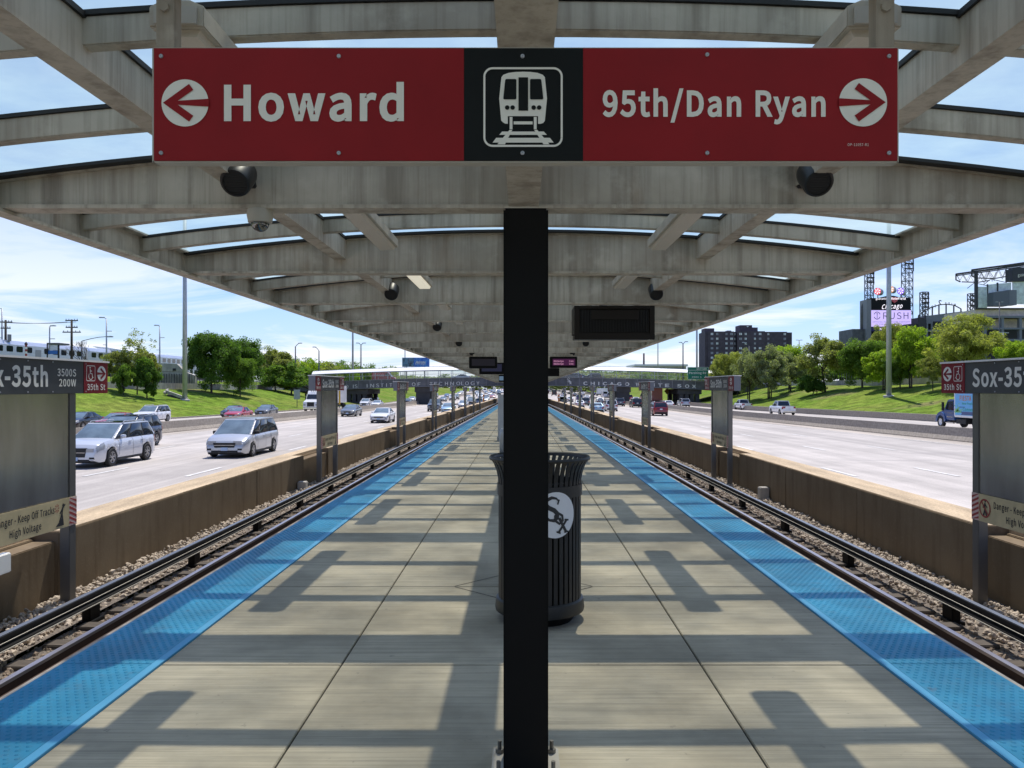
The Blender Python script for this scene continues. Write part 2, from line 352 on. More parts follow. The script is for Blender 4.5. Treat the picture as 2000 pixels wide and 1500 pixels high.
# ---------------------------------------------------------------- lettering
try: FONT = bpy.data.fonts.load(os.path.join(bpy.utils.resource_path('LOCAL'), 'datafiles', 'fonts', 'Noto Sans CJK Regular.woff2'))
except Exception: FONT = None
def raw_text(s, off, spacing=1.0):
    c = bpy.data.curves.new('t', 'FONT'); c.body = s; c.resolution_u = 4; c.offset = off; c.space_character = spacing
    if FONT: c.font = FONT
    o = bpy.data.objects.new('t', c); me = o.to_mesh()
    v = np.array([(q.co.x, q.co.y) for q in me.vertices]); f = [tuple(p.vertices) for p in me.polygons]
    o.to_mesh_clear(); bpy.data.objects.remove(o); bpy.data.curves.remove(c)
    return v, f
CAP = raw_text('H', 0.0)[0][:,1].max()
_tx = {}
def text2d(s, cap, width=None, bold=0.025, x0=0.0, y0=0.0, spacing=1.06):
    """letters as flat polygons: baseline at y0, left edge at x0, cap height cap, total width fitted"""
    off = bold*1.6*CAP
    key = (s, bold, spacing)
    if key not in _tx: _tx[key] = raw_text(s, off, spacing)
    v, f = _tx[key]
    ky = cap/(CAP+2*off); mnx = v[:,0].min(); w = v[:,0].max()-mnx
    kx = width/w if width else ky
    return [(x0+(a-mnx)*kx, y0+(b+off)*ky) for a, b in v], f
def circ(cx, cy, rx, ry=None, n=28, a0=0, a1=360):
    ry = ry or rx
    return [(cx+rx*math.cos(R(a0+(a1-a0)*i/n)), cy+ry*math.sin(R(a0+(a1-a0)*i/n))) for i in range(n if a1-a0 == 360 else n+1)]
def stroke(pts, w, closed=False):
    """a thick polyline as quads"""
    out = []; n = len(pts)
    L = []
    for i in range(n):
        if closed: a, b = pts[(i-1) % n], pts[(i+1) % n]
        else: a, b = pts[max(i-1,0)], pts[min(i+1,n-1)]
        dx, dy = b[0]-a[0], b[1]-a[1]; l = math.hypot(dx, dy) or 1
        ww = w[i] if isinstance(w, (list, tuple)) else w
        L.append(((pts[i][0]-dy/l*ww/2, pts[i][1]+dx/l*ww/2), (pts[i][0]+dy/l*ww/2, pts[i][1]-dx/l*ww/2)))
    for i in range(n if closed else n-1):
        p, q = L[i], L[(i+1) % n]
        out.append([p[0], p[1], q[1], q[0]])
    return out
def rrect(x0, x1, y0, y1, r, n=5):
    p = []
    for cx_, cy_, a in ((x1-r,y1-r,0),(x0+r,y1-r,90),(x0+r,y0+r,180),(x1-r,y0+r,270)):
        for i in range(n+1): p.append((cx_+r*math.cos(R(a+90*i/n)), cy_+r*math.sin(R(a+90*i/n))))
    return p
def arrow_marks(cx, cy, r, d):
    """the dark strokes of the arrow inside a round disc, pointing d = +1 right or -1 left"""
    P = lambda u, v: (cx+d*u*r, cy+v*r)
    return [[P(0.93,0.0), P(-0.18,0.80), P(-0.36,0.55), P(0.30,0.085), P(-1.02,0.17), P(-1.02,-0.17), P(0.30,-0.085), P(-0.36,-0.55), P(-0.18,-0.80)]]
def wheelchair(cx, cy, h, d=1):
    P = lambda u, v: (cx+d*u*h, cy+v*h)
    g = [[P(a,b) for a, b in circ(-0.10,0.40,0.065,n=14)]]
    g += stroke([P(-0.09,0.30), P(-0.07,-0.02), P(0.14,-0.02), P(0.22,-0.30), P(0.30,-0.27)], 0.075*h)
    g += stroke([P(-0.08,0.16), P(0.12,0.16)], 0.06*h)
    g += stroke([P(0.0+0.24*math.cos(R(a))-0.03, -0.20+0.24*math.sin(R(a))) for a in range(135, 350, 18)], 0.06*h)
    return g
def sox_mark(h):
    """interlaced diagonal letters S, O and X as thick strokes, unit height h, centred"""
    P = lambda u, v: (u*h, v*h)
    g = stroke([P(0.08,0.40), P(0.02,0.47), P(-0.12,0.50), P(-0.26,0.44), P(-0.30,0.32), P(-0.22,0.22), P(-0.05,0.14), P(0.05,0.04), P(0.04,-0.08), P(-0.06,-0.15), P(-0.2,-0.13), P(-0.28,-0.02)], [0.03*h,0.06*h,0.09*h,0.11*h,0.12*h,0.13*h,0.13*h,0.13*h,0.12*h,0.10*h,0.07*h,0.03*h])
    g += stroke([P(0.10,0.44), P(0.05,0.30)], 0.05*h)+stroke([P(-0.30,-0.10), P(-0.25,0.04)], 0.05*h)
    g += stroke([P(-0.02,-0.02), P(0.07,0.06), P(0.20,-0.02), P(0.22,-0.16), P(0.11,-0.25), P(-0.01,-0.16)], 0.075*h, True)
    g += stroke([P(0.10,-0.08), P(0.34,-0.50)], 0.085*h)+stroke([P(0.36,-0.14), P(0.08,-0.50)], 0.07*h)
    g += stroke([P(0.28,-0.14), P(0.42,-0.16)], 0.05*h)+stroke([P(0.02,-0.47), P(0.15,-0.52)], 0.05*h)+stroke([P(0.27,-0.50), P(0.41,-0.48)], 0.05*h)
    return g
# ================================================================ SETTING: ground, roads
def clamp(a, lo=0.0, hi=1.0): return max(lo, min(hi, a))
def sstep(t): t = clamp(t); return t*t*(3-2*t)
def xb(y): return 24.4+3.6*clamp((88-y)/55)                # express / local barrier
def xl(y): return 36.0+6.0*clamp((140-y)/70)               # left outer road edge
def xr(y): return 38.0+6.0*clamp((135-y)/60)               # right outer road edge
def hmod(x, y): return 0.12*math.sin(x*0.31+1.3)*math.sin(y*0.083)+0.07*math.sin(y*0.21+x*0.13)
def ground_z(x, y):
    a = abs(x); e = xl(y) if x < 0 else xr(y)
    if a < e+0.4: z = -1.95
    else:
        d = a-e-0.4; top = 2.0 if x < 0 else 2.75; wid = 19.0 if x < 0 else 22.0
        z = -1.62+(top+1.62)*(0.55*clamp(d/wid)+0.45*sstep(d/wid))+hmod(x, y)*sstep(d/4)
        if x < -66: z += 2.2*sstep((-x-66)/7)
    fade = clamp((y-420)/250)
    z = z*(1-fade)+fade*(-1.95 if a < e+0.4 else -0.6)
    return z-sag(y)
YS = list(range(-60, 60, 6))+list(range(60, 260, 8))+list(range(260, 720, 30))+[760, 900, 1200, 1800, 3000, 4500]
YL = [float(y) for y in range(-12, 156, 4)]
xs = sorted(set([0, 15, 24]+[30,33,35,36,36.6]+list(range(37, 72, 2))+[66,70,74,80,95,120,160,240,400,800,1600,3500]))
XS = [-x for x in xs[::-1] if x > 0]+[float(x) for x in xs]
g = MB(); n = len(XS)
for y in YS:
    for x in XS: g.v.append((x, y, ground_z(x, y)))
for i in range(len(YS)-1):
    for j in range(n-1): g.f.append((i*n+j, i*n+j+1, (i+1)*n+j+1, (i+1)*n+j)); g.m.append(0)
struct(g.build('ground', m_grass, smooth=True), 'green grass banks and ground either side of the highway')
YR = [y for y in YS if y <= 900]
def ribbon(mb, xa, xb_, ys, z, m=0):
    F = lambda q, y: q(y) if callable(q) else q
    vs = []
    for y in ys: vs += [(F(xa,y), y, F(z,y)), (F(xb_,y), y, F(z,y))]
    return mb.add(vs, [(2*i, 2*i+1, 2*i+3, 2*i+2) for i in range(len(ys)-1)], m)
ZR = -1.5; ZL = -1.62
for s, nm in ((-1, 'left'), (1, 'right')):
    e = xl if s < 0 else xr
    mb = MB(); ribbon(mb, 6.8*s, lambda y: s*(xb(y)+0.1), YR, ZR)
    struct(mb.build('express_road', m_road, dosag=True, smooth=False), 'pale concrete express lanes nearest the tracks')
    mb = MB(); ribbon(mb, lambda y: s*xb(y), lambda y: s*(e(y)+0.5), YR, ZL)
    struct(mb.build('local_road', m_road, dosag=True), 'pale concrete local lanes beyond the median barrier')
    mb = MB(); ribbon(mb, lambda y: s*(xb(y)-2.2), lambda y: s*(xb(y)-0.02), YR, ZR+0.006); ribbon(mb, 7.0*s, 8.3*s, YR, ZR+0.006)
    struct(mb.build('road_shoulder', m_shoulder, dosag=True), 'darker shoulder strips along the express lanes')
    mb = MB()
    for x in (12.05, 15.75, 19.4):
        y = -9.0
        while y < 420:
            mb.add([(s*(x-.08),y,ZR+.012),(s*(x+.08),y,ZR+.012),(s*(x+.08),y+3.2,ZR+.012),(s*(x-.08),y+3.2,ZR+.012)], [(0,1,2,3)]); y += 12.2
    ribbon(mb, 8.35*s, 8.5*s, YR, ZR+.012); ribbon(mb, lambda y: s*(xb(y)-2.3), lambda y: s*(xb(y)-2.45), YR, ZR+.012)
    for k in (3.6, 7.3):
        y = -5.0
        while y < 420:
            a = xb(y)+k; mb.add([(s*a,y,ZL+.012),(s*(a+.16),y,ZL+.012),(s*(xb(y+3)+k+.16),y+3,ZL+.012),(s*(xb(y+3)+k),y+3,ZL+.012)], [(0,1,2,3)]); y += 12.2
    struct(mb.build('lane_marking', m_paint, dosag=True), 'white dashed lane lines painted on the highway')
    # median barrier and outer kerb wall
    mb = MB(); H = 0.86
    prof = [(-0.33,0),(0.33,0),(0.33,0.08),(0.17,0.33),(0.10,H),(-0.10,H),(-0.17,0.33),(-0.33,0.08)]
    ys = [y for y in YR if y >= -24]
    for y in ys: mb.v += [(s*xb(y)+a, y, ZR-0.02+b) for a, b in prof]
    for i in range(len(ys)-1):
        for j in range(8): mb.f.append((i*8+j, i*8+(j+1)%8, i*8+8+(j+1)%8, i*8+8+j)); mb.m.append(0)
    tag(mb.build('median_barrier', m_barrier, dosag=True), 'long concrete median barrier parting express and local lanes on the %s' % nm, 'barrier')
    mb = MB(); hh = 0.42 if s < 0 else 0.75
    mb.lbox(lambda y: s*(e(y)+0.15), lambda y: s*(e(y)+0.5), ys, ZL-0.05, (ZL+0.16) if s < 0 else (ZL+hh))
    tag(mb.build('kerb_wall', m_barrier, dosag=True), ('low concrete kerb at the foot of the left grass bank' if s < 0 else 'low concrete wall at the foot of the right grass bank'), 'wall')

# ================================================================ PLATFORM
XE = 2.82; XBL = 2.185
YP0, YP1 = -3.0, 132.0
mb = MB(); mb.lbox(-XE+0.02, XE-0.02, YL[2:36], -1.1, -0.02)
pl = struct(mb.build('platform_base', m_concrete, dosag=True), 'concrete body of the island platform')
mb = MB(); g0 = 0.005
y = 4.65-1.83*4; rows = []
while y < YP1: rows.append(y); y += 1.83
for a in rows:
    for x0, x1 in ((-XBL, -1.09), (-1.09, 1.09), (1.09, XBL)):
        mb.box(x0+g0, x1-g0, a+g0, a+1.83-g0, -0.05, 0.0)
struct(mb.build('platform_paving', m_slab, dosag=True, bevel=0.004), 'broom finished concrete slabs of the platform floor with sawn joints')
mb = MB(); mb.lbox(-XBL, XBL, YL[2:36], -0.019, -0.012)
struct(mb.build('platform_joint', m_joint, dosag=True), 'dark joints between the platform slabs')
mb = MB()
for (x0, y0, x1, y1) in ((-0.56,6.49,0,7.05),(0.6,6.49,0.02,7.05),(-0.56,6.47,0,5.95),(0.6,6.47,0.02,5.95)):
    dx, dy = x1-x0, y1-y0; l = math.hypot(dx,dy); a, b = -dy/l*.004, dx/l*.004
    mb.add([(x0+a,y0+b,.003),(x0-a,y0-b,.003),(x1-a,y1-b,.003),(x1+a,y1+b,.003)], [(0,1,2,3)])
struct(mb.build('platform_joint', m_joint), 'diamond of sawn joints round the canopy column')
for s in (-1, 1):
    mb = MB(); mb.lbox(s*(XE-0.035), s*XE, YL[2:36], -0.30, 0.001)
    struct(mb.build('platform_edge', m_nose, dosag=True), 'pale concrete nosing at the platform edge')
    mb = MB()
    for a in rows:   # tactile tiles
        mb.box(s*(XBL+0.055), s*(XE-0.037), a+0.004, a+1.826, -0.04, 0.008)
    # domes near the camera
    P = 0.0505; nx = 11; vs = []; fs = []
    ring = [(math.cos(2*math.pi*k/8), math.sin(2*math.pi*k/8)) for k in range(8)]
    yy = 1.6; i = 0
    while yy < 27:
        for k in range(nx):
            cx_ = XBL+0.075+P*(k+(0.5 if i % 2 else 0.0))+0.01
            if cx_ > XE-0.06: continue
            b = len(vs)
            vs += [(s*cx_+0.0140*c, yy+0.0140*d, 0.008) for c, d in ring]+[(s*cx_+0.0085*c, yy+0.0085*d, 0.0122) for c, d in ring]
            fs += [(b+q, b+(q+1)%8, b+8+(q+1)%8, b+8+q) for q in range(8)]+[tuple(b+8+q for q in range(8))]
        yy += P*0.8; i += 1
    mb.add(vs, fs)
    struct(mb.build('tactile_strip', m_blue, dosag=True), 'blue tactile warning strip of raised domes along the platform edge')
    mb = MB(); mb.lbox(s*XBL, s*(XBL+0.05), YL[2:36], -0.04, 0.010)
    struct(mb.build('tactile_border', m_blue2, dosag=True), 'bright blue border of the tactile strip')

# ================================================================ TRACKS
YT = [float(y) for y in range(-10, 40, 5)]+[float(y) for y in range(40, 240, 8)]
ZB = -1.30
XW = {-1: 6.44, 1: 6.68}
def stones(n, gen, r0, r1, seed):
    q = np.random.default_rng(seed)
    bm = bmesh.new(); bmesh.ops.create_icosphere(bm, subdivisions=1, radius=1.0)
    bv = np.array([v.co[:] for v in bm.verts]); bf = np.array([[v.index for v in f.verts] for f in bm.faces]); bm.free()
    pts = gen(n, q); k = len(bv); V = np.empty((n, k, 3)); r = q.uniform(r0, r1, n)
    for i in range(n):
        sc = q.uniform(0.55, 1.25, 3); A = q.normal(size=(3,3)); Q, _ = np.linalg.qr(A)
        V[i] = (bv*sc*q.uniform(0.82, 1.15, (k,1)))@Q*r[i]+pts[i]
    F = (bf[None]+(np.arange(n)*k)[:,None,None]).reshape(-1,3)
    return V.reshape(-1,3), F
for s, nm in ((-1,'left'), (1,'right')):
    mb = MB(); ribbon(mb, 2.6*s, 5.62*s, YT, ZB-0.045); ribbon(mb, 5.62*s, (XW[s]+0.5)*s, YT, ZB-(0.05 if s > 0 else 0.0))
    struct(mb.build('track_bed', m_bed, dosag=True), 'dusty bed under the ballast')
    tr = thing('railway_track', 'rusty %s-hand track with a bright railhead beside the blue platform edge' % nm, 'track', (s*4.28, 0, ZB))
    for x in (3.55, 5.0):
        mb = MB(); mb.lbox(s*(x-0.034), s*(x+0.034), YT, -1.185, -1.150, 1); mb.lbox(s*(x-0.012), s*(x+0.012), YT, -1.27, -1.185, 0); mb.lbox(s*(x-0.07), s*(x+0.07), YT, -1.295, -1.27, 0)
        mb.build('rail', [m_rust, m_railhead], tr, dosag=True)
    mb = MB(); mb.box(-1.25, 1.25, -0.11, 0.11, -0.08, 0.002); t0 = None
    for k in range(96):
        y = 1.5+k*0.68
        if t0 is None: t0 = mb.build('tie', m_tie, tr, local=True, bevel=0.01)
        else: t0 = t0.copy(); COL.objects.link(t0)
        t0.location = (rng.uniform(-0.03,0.03), y, -sag(y))
    th = thing('third_rail', 'black third rail on blocks between the %s-hand track and the wall' % nm, 'third rail', (s*5.55, 0, ZB))
    mb = MB()
    mb.lbox(s*5.515, s*5.60, YT, -0.998, -0.970, 0); mb.lbox(s*5.52, s*5.59, YT, -0.970, -0.958, 1)
    mb.lbox(s*5.54, s*5.56, YT, -1.09, -1.005, 0); mb.lbox(s*5.49, s*5.61, YT, -1.115, -1.09, 0)
    mb.build('conductor_rail', [m_third, m_thirdtop], th, dosag=True)
    mb = MB(); mb.lbox(s*5.500, s*5.510, YT, -1.043, -1.037, 0); mb.lbox(s*5.478, s*5.487, YT, -1.120, -1.110, 0)  # pale strips painted in for the highlight lines on the rail's side
    mb.build('glint_strip', m_frame, th, dosag=True)
    b0 = None
    for k in range(60):
        y = 0.55+k*3.12
        if b0 is None:
            mb = MB(); mb.box(-0.055,0.055,-0.12,0.12,-0.03,0.184); mb.box(-0.10,0.10,-0.15,0.15,-0.05,0.0)
            b0 = mb.build('insulator_block', m_black, th, local=True, bevel=0.008)
        else: b0 = b0.copy(); COL.objects.link(b0)
        b0.location = (0, y, -sag(y)+0.0)
    def gen(x0, x1, p, y0, yl, s=s):
        def f(n, q):
            y = y0+yl*q.uniform(0,1,n)**p; x = q.uniform(x0, x1, n)
            z = ZB-0.01+np.where(x > 5.65, (0.08 if s < 0 else -0.02)*np.clip((x-5.65)/0.4,0,1), -0.055)+q.uniform(-0.02,0.03,n)
            return np.stack([s*x, y, z-np.array([sag(a) for a in y])], 1)
        return f
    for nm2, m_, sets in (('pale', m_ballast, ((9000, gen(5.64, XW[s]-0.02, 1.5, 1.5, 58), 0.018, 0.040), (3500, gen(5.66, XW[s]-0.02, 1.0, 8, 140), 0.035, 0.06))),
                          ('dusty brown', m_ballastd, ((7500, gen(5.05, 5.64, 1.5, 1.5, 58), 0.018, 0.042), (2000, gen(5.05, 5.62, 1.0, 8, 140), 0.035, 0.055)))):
        VV = []; FF = []; b = 0
        for i, (n_, g_, r0_, r1_) in enumerate(sets):
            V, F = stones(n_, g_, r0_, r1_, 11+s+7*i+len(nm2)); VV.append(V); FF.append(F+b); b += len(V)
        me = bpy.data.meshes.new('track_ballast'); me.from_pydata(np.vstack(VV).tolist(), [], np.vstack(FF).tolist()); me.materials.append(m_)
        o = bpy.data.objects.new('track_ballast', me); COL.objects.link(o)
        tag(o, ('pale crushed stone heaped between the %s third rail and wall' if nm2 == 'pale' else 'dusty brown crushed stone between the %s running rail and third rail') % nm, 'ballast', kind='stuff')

# ---------------------------------------------------------------- side walls with sandy ledge
PYC = [9.4+14.95*k for k in range(8)]            # pylon centres along the track
for s, nm in ((-1,'left'),(1,'right')):
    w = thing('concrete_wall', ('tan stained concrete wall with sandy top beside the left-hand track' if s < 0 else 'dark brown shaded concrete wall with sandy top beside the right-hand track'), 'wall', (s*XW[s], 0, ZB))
    mb = MB(); X = XW[s]; ztop = -0.33
    cuts = [-14.0]
    for c in PYC: cuts += [c-1.6, c+1.3] if s < 0 else [c-0.85, c+1.75]
    cuts.append(210.0)
    for i in range(len(cuts)-1):
        a, b = cuts[i], cuts[i+1]; rec = 0.34 if i % 2 == 1 else 0.0
        if rec: segs = [(a, b)]
        else:
            k = max(1, round((b-a)/4.6)); st = (b-a)/k; segs = [(a+st*j+(0.012 if j else 0), a+st*(j+1)) for j in range(k)]
        for q0, q1 in segs:
            jit = 0.0 if rec else rng.uniform(-0.012, 0.012)
            mb.lbox(s*(X+rec+jit), s*(X+0.42), [q0, (q0+q1)/2, q1], ZB-0.25, ztop-(0.10 if rec else 0))
    mb.lbox(s*(X+0.06), s*(X+0.42), [float(y) for y in range(-14, 211, 8)], ZB-0.25, ztop-0.13)
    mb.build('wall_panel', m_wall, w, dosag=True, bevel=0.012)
    mb = MB(); mb.lbox(s*(X+0.40), s*(X+0.78), [float(y) for y in range(-14, 211, 4)], ZB-0.35, ztop-0.004)
    mb.build('ledge', m_sand, w, dosag=True)
    mb = MB(); ribbon(mb, s*(X+0.02), s*(X+0.42), [float(y) for y in range(-14, 7, 4)], ztop+0.004)
    for i in range(0, len(cuts)-1, 2):
        ribbon(mb, s*(X+0.03), s*(X+0.41), list(np.linspace(cuts[i]+0.05, cuts[i+1]-0.05, 5)), ztop+0.008)
    mb.build('sandy_cap', m_sand, w, dosag=True)
for s, y, l in ((-1, 22.1, 'chipped concrete stub against the left wall before the second pylon'), (1, 20.7, 'small concrete stub standing in the ballast at the right wall')):
    x = s*(XW[s]-0.15); mb = MB(); h = 0.30 if s > 0 else 0.28
    mb.box(x-0.12, x+0.12, y-0.14, y+0.14, ZB-0.1, ZB+h)
    tag(mb.build('concrete_stub', m_concrete, bevel=0.02), l, 'concrete block')

# ================================================================ CANOPY
HB = EYE+1.50            # underside of the main beams
HW = 4.46                # half width
def zarch(x): return HB+0.55-0.31*(x/HW)**2
BAY = 3.66; Y0 = 6.52
KS = list(range(-4, 36))
YC0, YC1 = Y0+BAY*KS[0], Y0+BAY*KS[-1]
cn = thing('station_canopy', 'long arched station canopy of grey-brown steel ribs and pale glass over the platform', 'canopy', (0, 0, 0))
xsA = [HW*(-1+2*i/28) for i in range(29)]
def arch_bar(mb, zb, zt, y0, y1, xs):
    n = len(xs); vs = []
    for x in xs: vs += [(x,y0,zb(x)),(x,y1,zb(x)),(x,y1,zt(x)),(x,y0,zt(x))]
    fs = [(4*i+j, 4*i+4+j, 4*i+4+(j+1)%4, 4*i+(j+1)%4) for i in range(n-1) for j in range(4)]+[(0,1,2,3),(4*n-1,4*n-2,4*n-3,4*n-4)]
    mb.add(vs, fs)
mb = MB(); arch_bar(mb, lambda x: HB+0.03, lambda x: zarch(x), -0.055, 0.055, xsA); mb.box(-HW, HW, -0.105, 0.105, HB, HB+0.03)
arch_bar(mb, lambda x: zarch(x)-0.03, lambda x: zarch(x), -0.10, 0.10, xsA)
beam0 = mb.build('main_beam', m_beam, cn, local=True)
mb = MB(); arch_bar(mb, lambda x: zarch(x)-0.17, lambda x: zarch(x)-0.015, -0.045, 0.045, [x*0.985 for x in xsA])
rib0 = mb.build('cross_rib', m_beam, cn, local=True, bevel=0.006)
mb = MB(); arch_bar(mb, lambda x: zarch(x)-0.015, lambda x: zarch(x)+0.012, -0.06, 0.06, [x*0.985 for x in xsA])
gas0 = mb.build('glazing_bar', m_gasket, rib0, local=True)
mb = MB()
for i in range(28):
    a, b = xsA[i]*0.985, xsA[i+1]*0.985
    mb.add([(a,0.10,zarch(a)+0.016),(b,0.10,zarch(b)+0.016),(b,BAY-0.10,zarch(b)+0.016),(a,BAY-0.10,zarch(a)+0.016)], [(0,1,2,3)])
glz0 = mb.build('glass_panel', m_glass, cn, local=True, smooth=True)
mb = MB()
for ya_, yb_ in ((0.085, 0.19), (BAY-0.19, BAY-0.085)): arch_bar(mb, lambda x: zarch(x)-0.018, lambda x: zarch(x)+0.010, ya_, yb_, [x*0.985 for x in xsA])
edg0 = mb.build('glazing_bar', m_gasket, glz0, local=True)
first = True
for k in KS:
    y = Y0+BAY*k
    if first: b, gl, eg = beam0, glz0, edg0
    else:
        b = beam0.copy(); COL.objects.link(b); gl = glz0.copy(); COL.objects.link(gl)
        eg = edg0.copy(); COL.objects.link(eg); eg.parent = gl
    b.location = (0, y, -sag(y)); gl.location = (0, y, -sag(y+BAY/2))
    if k == KS[-1]: bpy.data.objects.remove(eg); bpy.data.objects.remove(gl)
    else:
        for j in (1, 2):
            if first and j == 1: r, q = rib0, gas0
            else:
                r = rib0.copy(); COL.objects.link(r); q = gas0.copy(); COL.objects.link(q); q.parent = r
            r.location = (0, y+BAY*j/3, -sag(y+BAY*j/3))
    first = False
YCS = [YC0-0.35]+[Y0+BAY*k for k in KS]+[YC1+0.2]
for s in (-1, 1):
    mb = MB(); mb.lbox(s*(HW-0.02), s*(HW+0.03), YCS, HB-0.03, HB+0.28); mb.lbox(s*(HW-0.13), s*(HW-0.02), YCS, HB-0.03, HB-0.005); mb.lbox(s*(HW-0.13), s*(HW-0.02), YCS, HB+0.255, HB+0.28)
    for k in KS[:-1]:
        for j in (1, 2):
            y = Y0+BAY*(k+j/3); mb.box(s*(HW-0.12), s*(HW-0.02), y-0.015, y+0.015, HB-0.005, HB+0.255)
    mb.build('edge_beam', m_beam, cn, dosag=True)
    mb = MB(); zp = zarch(2.39); mb.lbox(s*2.39-0.085, s*2.39+0.085, YCS, zp-0.27, zp-0.02)
    mb.build('purlin', m_beam, cn, dosag=True)
    mb = MB(); mb.lbox(s*2.39-0.105, s*2.39+0.105, YCS, zp-0.02, zp+0.012)
    mb.build('glazing_bar', m_gasket, cn, dosag=True)
mb = MB(); mb.lbox(0.02-0.125, 0.02+0.125, YCS, HB+0.004, zarch(0)-0.01)
mb.build('spine_beam', m_beam, cn, dosag=True)
c0 = None
for k in range(0, 36, 2):
    y = Y0+BAY*k
    if c0 is None:
        mb = MB(); mb.box(-0.11,0.11,-0.11,0.11,0,HB); mb.box(-0.17,0.17,-0.17,0.17,0,0.02); mb.box(-0.15,0.15,-0.12,0.12,HB-0.025,HB-0.002); c0 = mb.build('column', m_black, cn, local=True)
    else: c0 = c0.copy(); COL.objects.link(c0)
    c0.location = (0.02, y, -sag(y))

# ---------------------------------------------------------------- light fixtures
def fixture(lit):
    r = thing('light_fixture', 'x', 'light fixture', group='fluorescent fixtures under the canopy')
    mb = MB(); mb.prism([(-0.13,0.0),(0.13,0.0),(0.13,0.10),(0.06,0.13),(-0.06,0.13),(-0.13,0.10)], 'y', -1.05, 1.05)
    mb.build('housing', m_lampbox, r, local=True, bevel=0.006)
    mb = MB(); mb.prism([(-0.10,-0.001),(0.10,-0.001),(0.085,-0.035),(-0.085,-0.035)], 'y', -1.02, 1.02)
    mb.build('lens', m_lenson if lit else m_lens, r, local=True)
    mb = MB(); mb.box(-0.10,0.10,-1.068,-1.051,0.01,0.09); mb.build('end_cap', m_frame, r, local=True); mb = MB(); mb.box(-0.10,0.10,1.051,1.068,0.01,0.09); mb.build('end_cap', m_frame, r, local=True)
    return r
FX = fixture(False); FXL = fixture(True); used = []
zf = HB+0.21
for s, nm in ((-1,'left'),(1,'right')):
    for i, k in enumerate(range(-1, 11)):
        yc = Y0+BAY*k+1.83; x = s*1.655+0.02
        lab = ('lit fluorescent fixture glowing warm under the left half of the canopy' if (s < 0 and k == 1) else
          ('%s unlit fluorescent fixture from the camera under the %s half of the canopy' % (ORD[i], nm)))
        src = FXL if (s < 0 and k == 1) else FX
        if src in used: dup(src, (x, yc, zf-sag(yc)), label=lab)
        else: src.location = (x, yc, zf-sag(yc)); src['label'] = lab; used.append(src); LOC[src.name] = src.location.copy()

# ---------------------------------------------------------------- loudspeakers, dome camera
sp = thing('loudspeaker', 'x', 'loudspeaker', group='black loudspeakers on the canopy beams')
mb = MB(); mb.lathe([(0.001,0.02),(0.095,0.02),(0.118,0.01),(0.125,-0.02),(0.125,-0.20),(0.117,-0.225),(0.10,-0.228)], 28)
mb.build('shell', m_blackm, sp, local=True, smooth=True, auto=40)
mb = MB(); mb.lathe([(0.001,-0.214),(0.10,-0.214),(0.104,-0.226)], 28)
for a in np.linspace(-0.085, 0.085, 9):
    l = math.sqrt(0.1**2-a*a); mb.box(-l, l, a-0.003, a+0.003, -0.219, -0.2145)
mb.build('grille', m_dark, sp, local=True)
mb = MB(); mb.box(-0.045,0.045,-0.03,0.0,0.02,0.10); mb.box(-0.06,0.06,0.0,0.17,0.06,0.10)
mb.build('bracket', m_blackm, sp, local=True, bevel=0.006)
sp.rotation_euler = (R(-52), 0, 0); sp.scale = (0.97, 0.97, 0.97)
i = 0
for k in (0, 2, 4, 6, 8, 10):
    for s, nm in ((-1,'left'),(1,'right')):
        y = Y0+BAY*k-0.25; p = (s*2.32+0.045, y, EYE+1.755-sag(y)); lab = '%s black cylindrical loudspeaker along the %s half of the canopy' % (ORD[k//2], nm)
        if i == 0: sp.location = p; sp['label'] = lab
        else: dup(sp, p, label=lab)
        i += 1
dc = thing('dome_camera', 'white domed security camera hanging from the beam below the sign', 'security camera', (-2.21, Y0-0.02, HB))
mb = MB(); mb.lathe([(0.001,0.0),(0.108,0.0),(0.108,-0.05),(0.100,-0.085),(0.098,-0.105),(0.07,-0.108)], 28)
mb.build('housing', m_frame, dc, local=True, smooth=True, auto=35)
mb = MB(); mb.lathe([(0.072,-0.107)]+[(0.075*math.cos(R(a)), -0.107-0.075*math.sin(R(a))) for a in range(10, 91, 10)], 24)
mb.build('dome', m_dome, dc, local=True, smooth=True)
mb = MB(); mb.lathe([(0.001,-0.107),(0.05,-0.11),(0.045,-0.15),(0.001,-0.16)], 16); mb.build('lens_module', m_blackm, dc, local=True, smooth=True)

# ---------------------------------------------------------------- big red sign
YSN = 2.80
def S(px, py): return ((px-1018)*YSN/1500, EYE-(py-757)*YSN/1500)
x0, zt = S(300.5, 94); x1, zb = S(1753, 313.5)
sg = thing('station_sign', 'wide red and black station direction sign hung from the canopy over the platform', 'sign', ((x0+x1)/2, YSN, zb))
xk0 = S(906, 0)[0]; xk1 = S(1139, 0)[0]
mb = MB(); mb.box(x0, xk0, YSN, YSN+0.035, zb, zt); mb.build('red_panel', m_red, sg)
mb = MB(); mb.box(xk1, x1, YSN, YSN+0.035, zb, zt); mb.build('red_panel', m_red, sg)
mb = MB(); mb.box(xk0+0.0005, xk1-0.0005, YSN, YSN+0.035, zb, zt); mb.build('black_panel', m_signblk, sg)
mb = MB(); mb.box(x0-0.006, x1+0.004, YSN+0.004, YSN+0.052, zb-0.006, zb-0.001); mb.box(x0-0.008, x0-0.001, YSN+0.004, YSN+0.052, zb-0.006, zt+0.003); mb.box(x1+0.001, x1+0.006, YSN+0.004, YSN+0.052, zb-0.006, zt+0.003); mb.box(x0-0.006, x1+0.004, YSN+0.006, YSN+0.052, zt+0.001, zt+0.005); mb.box(x0,x1,YSN+0.036,YSN+0.050,zb,zt)
mb.build('frame', m_frame, sg)
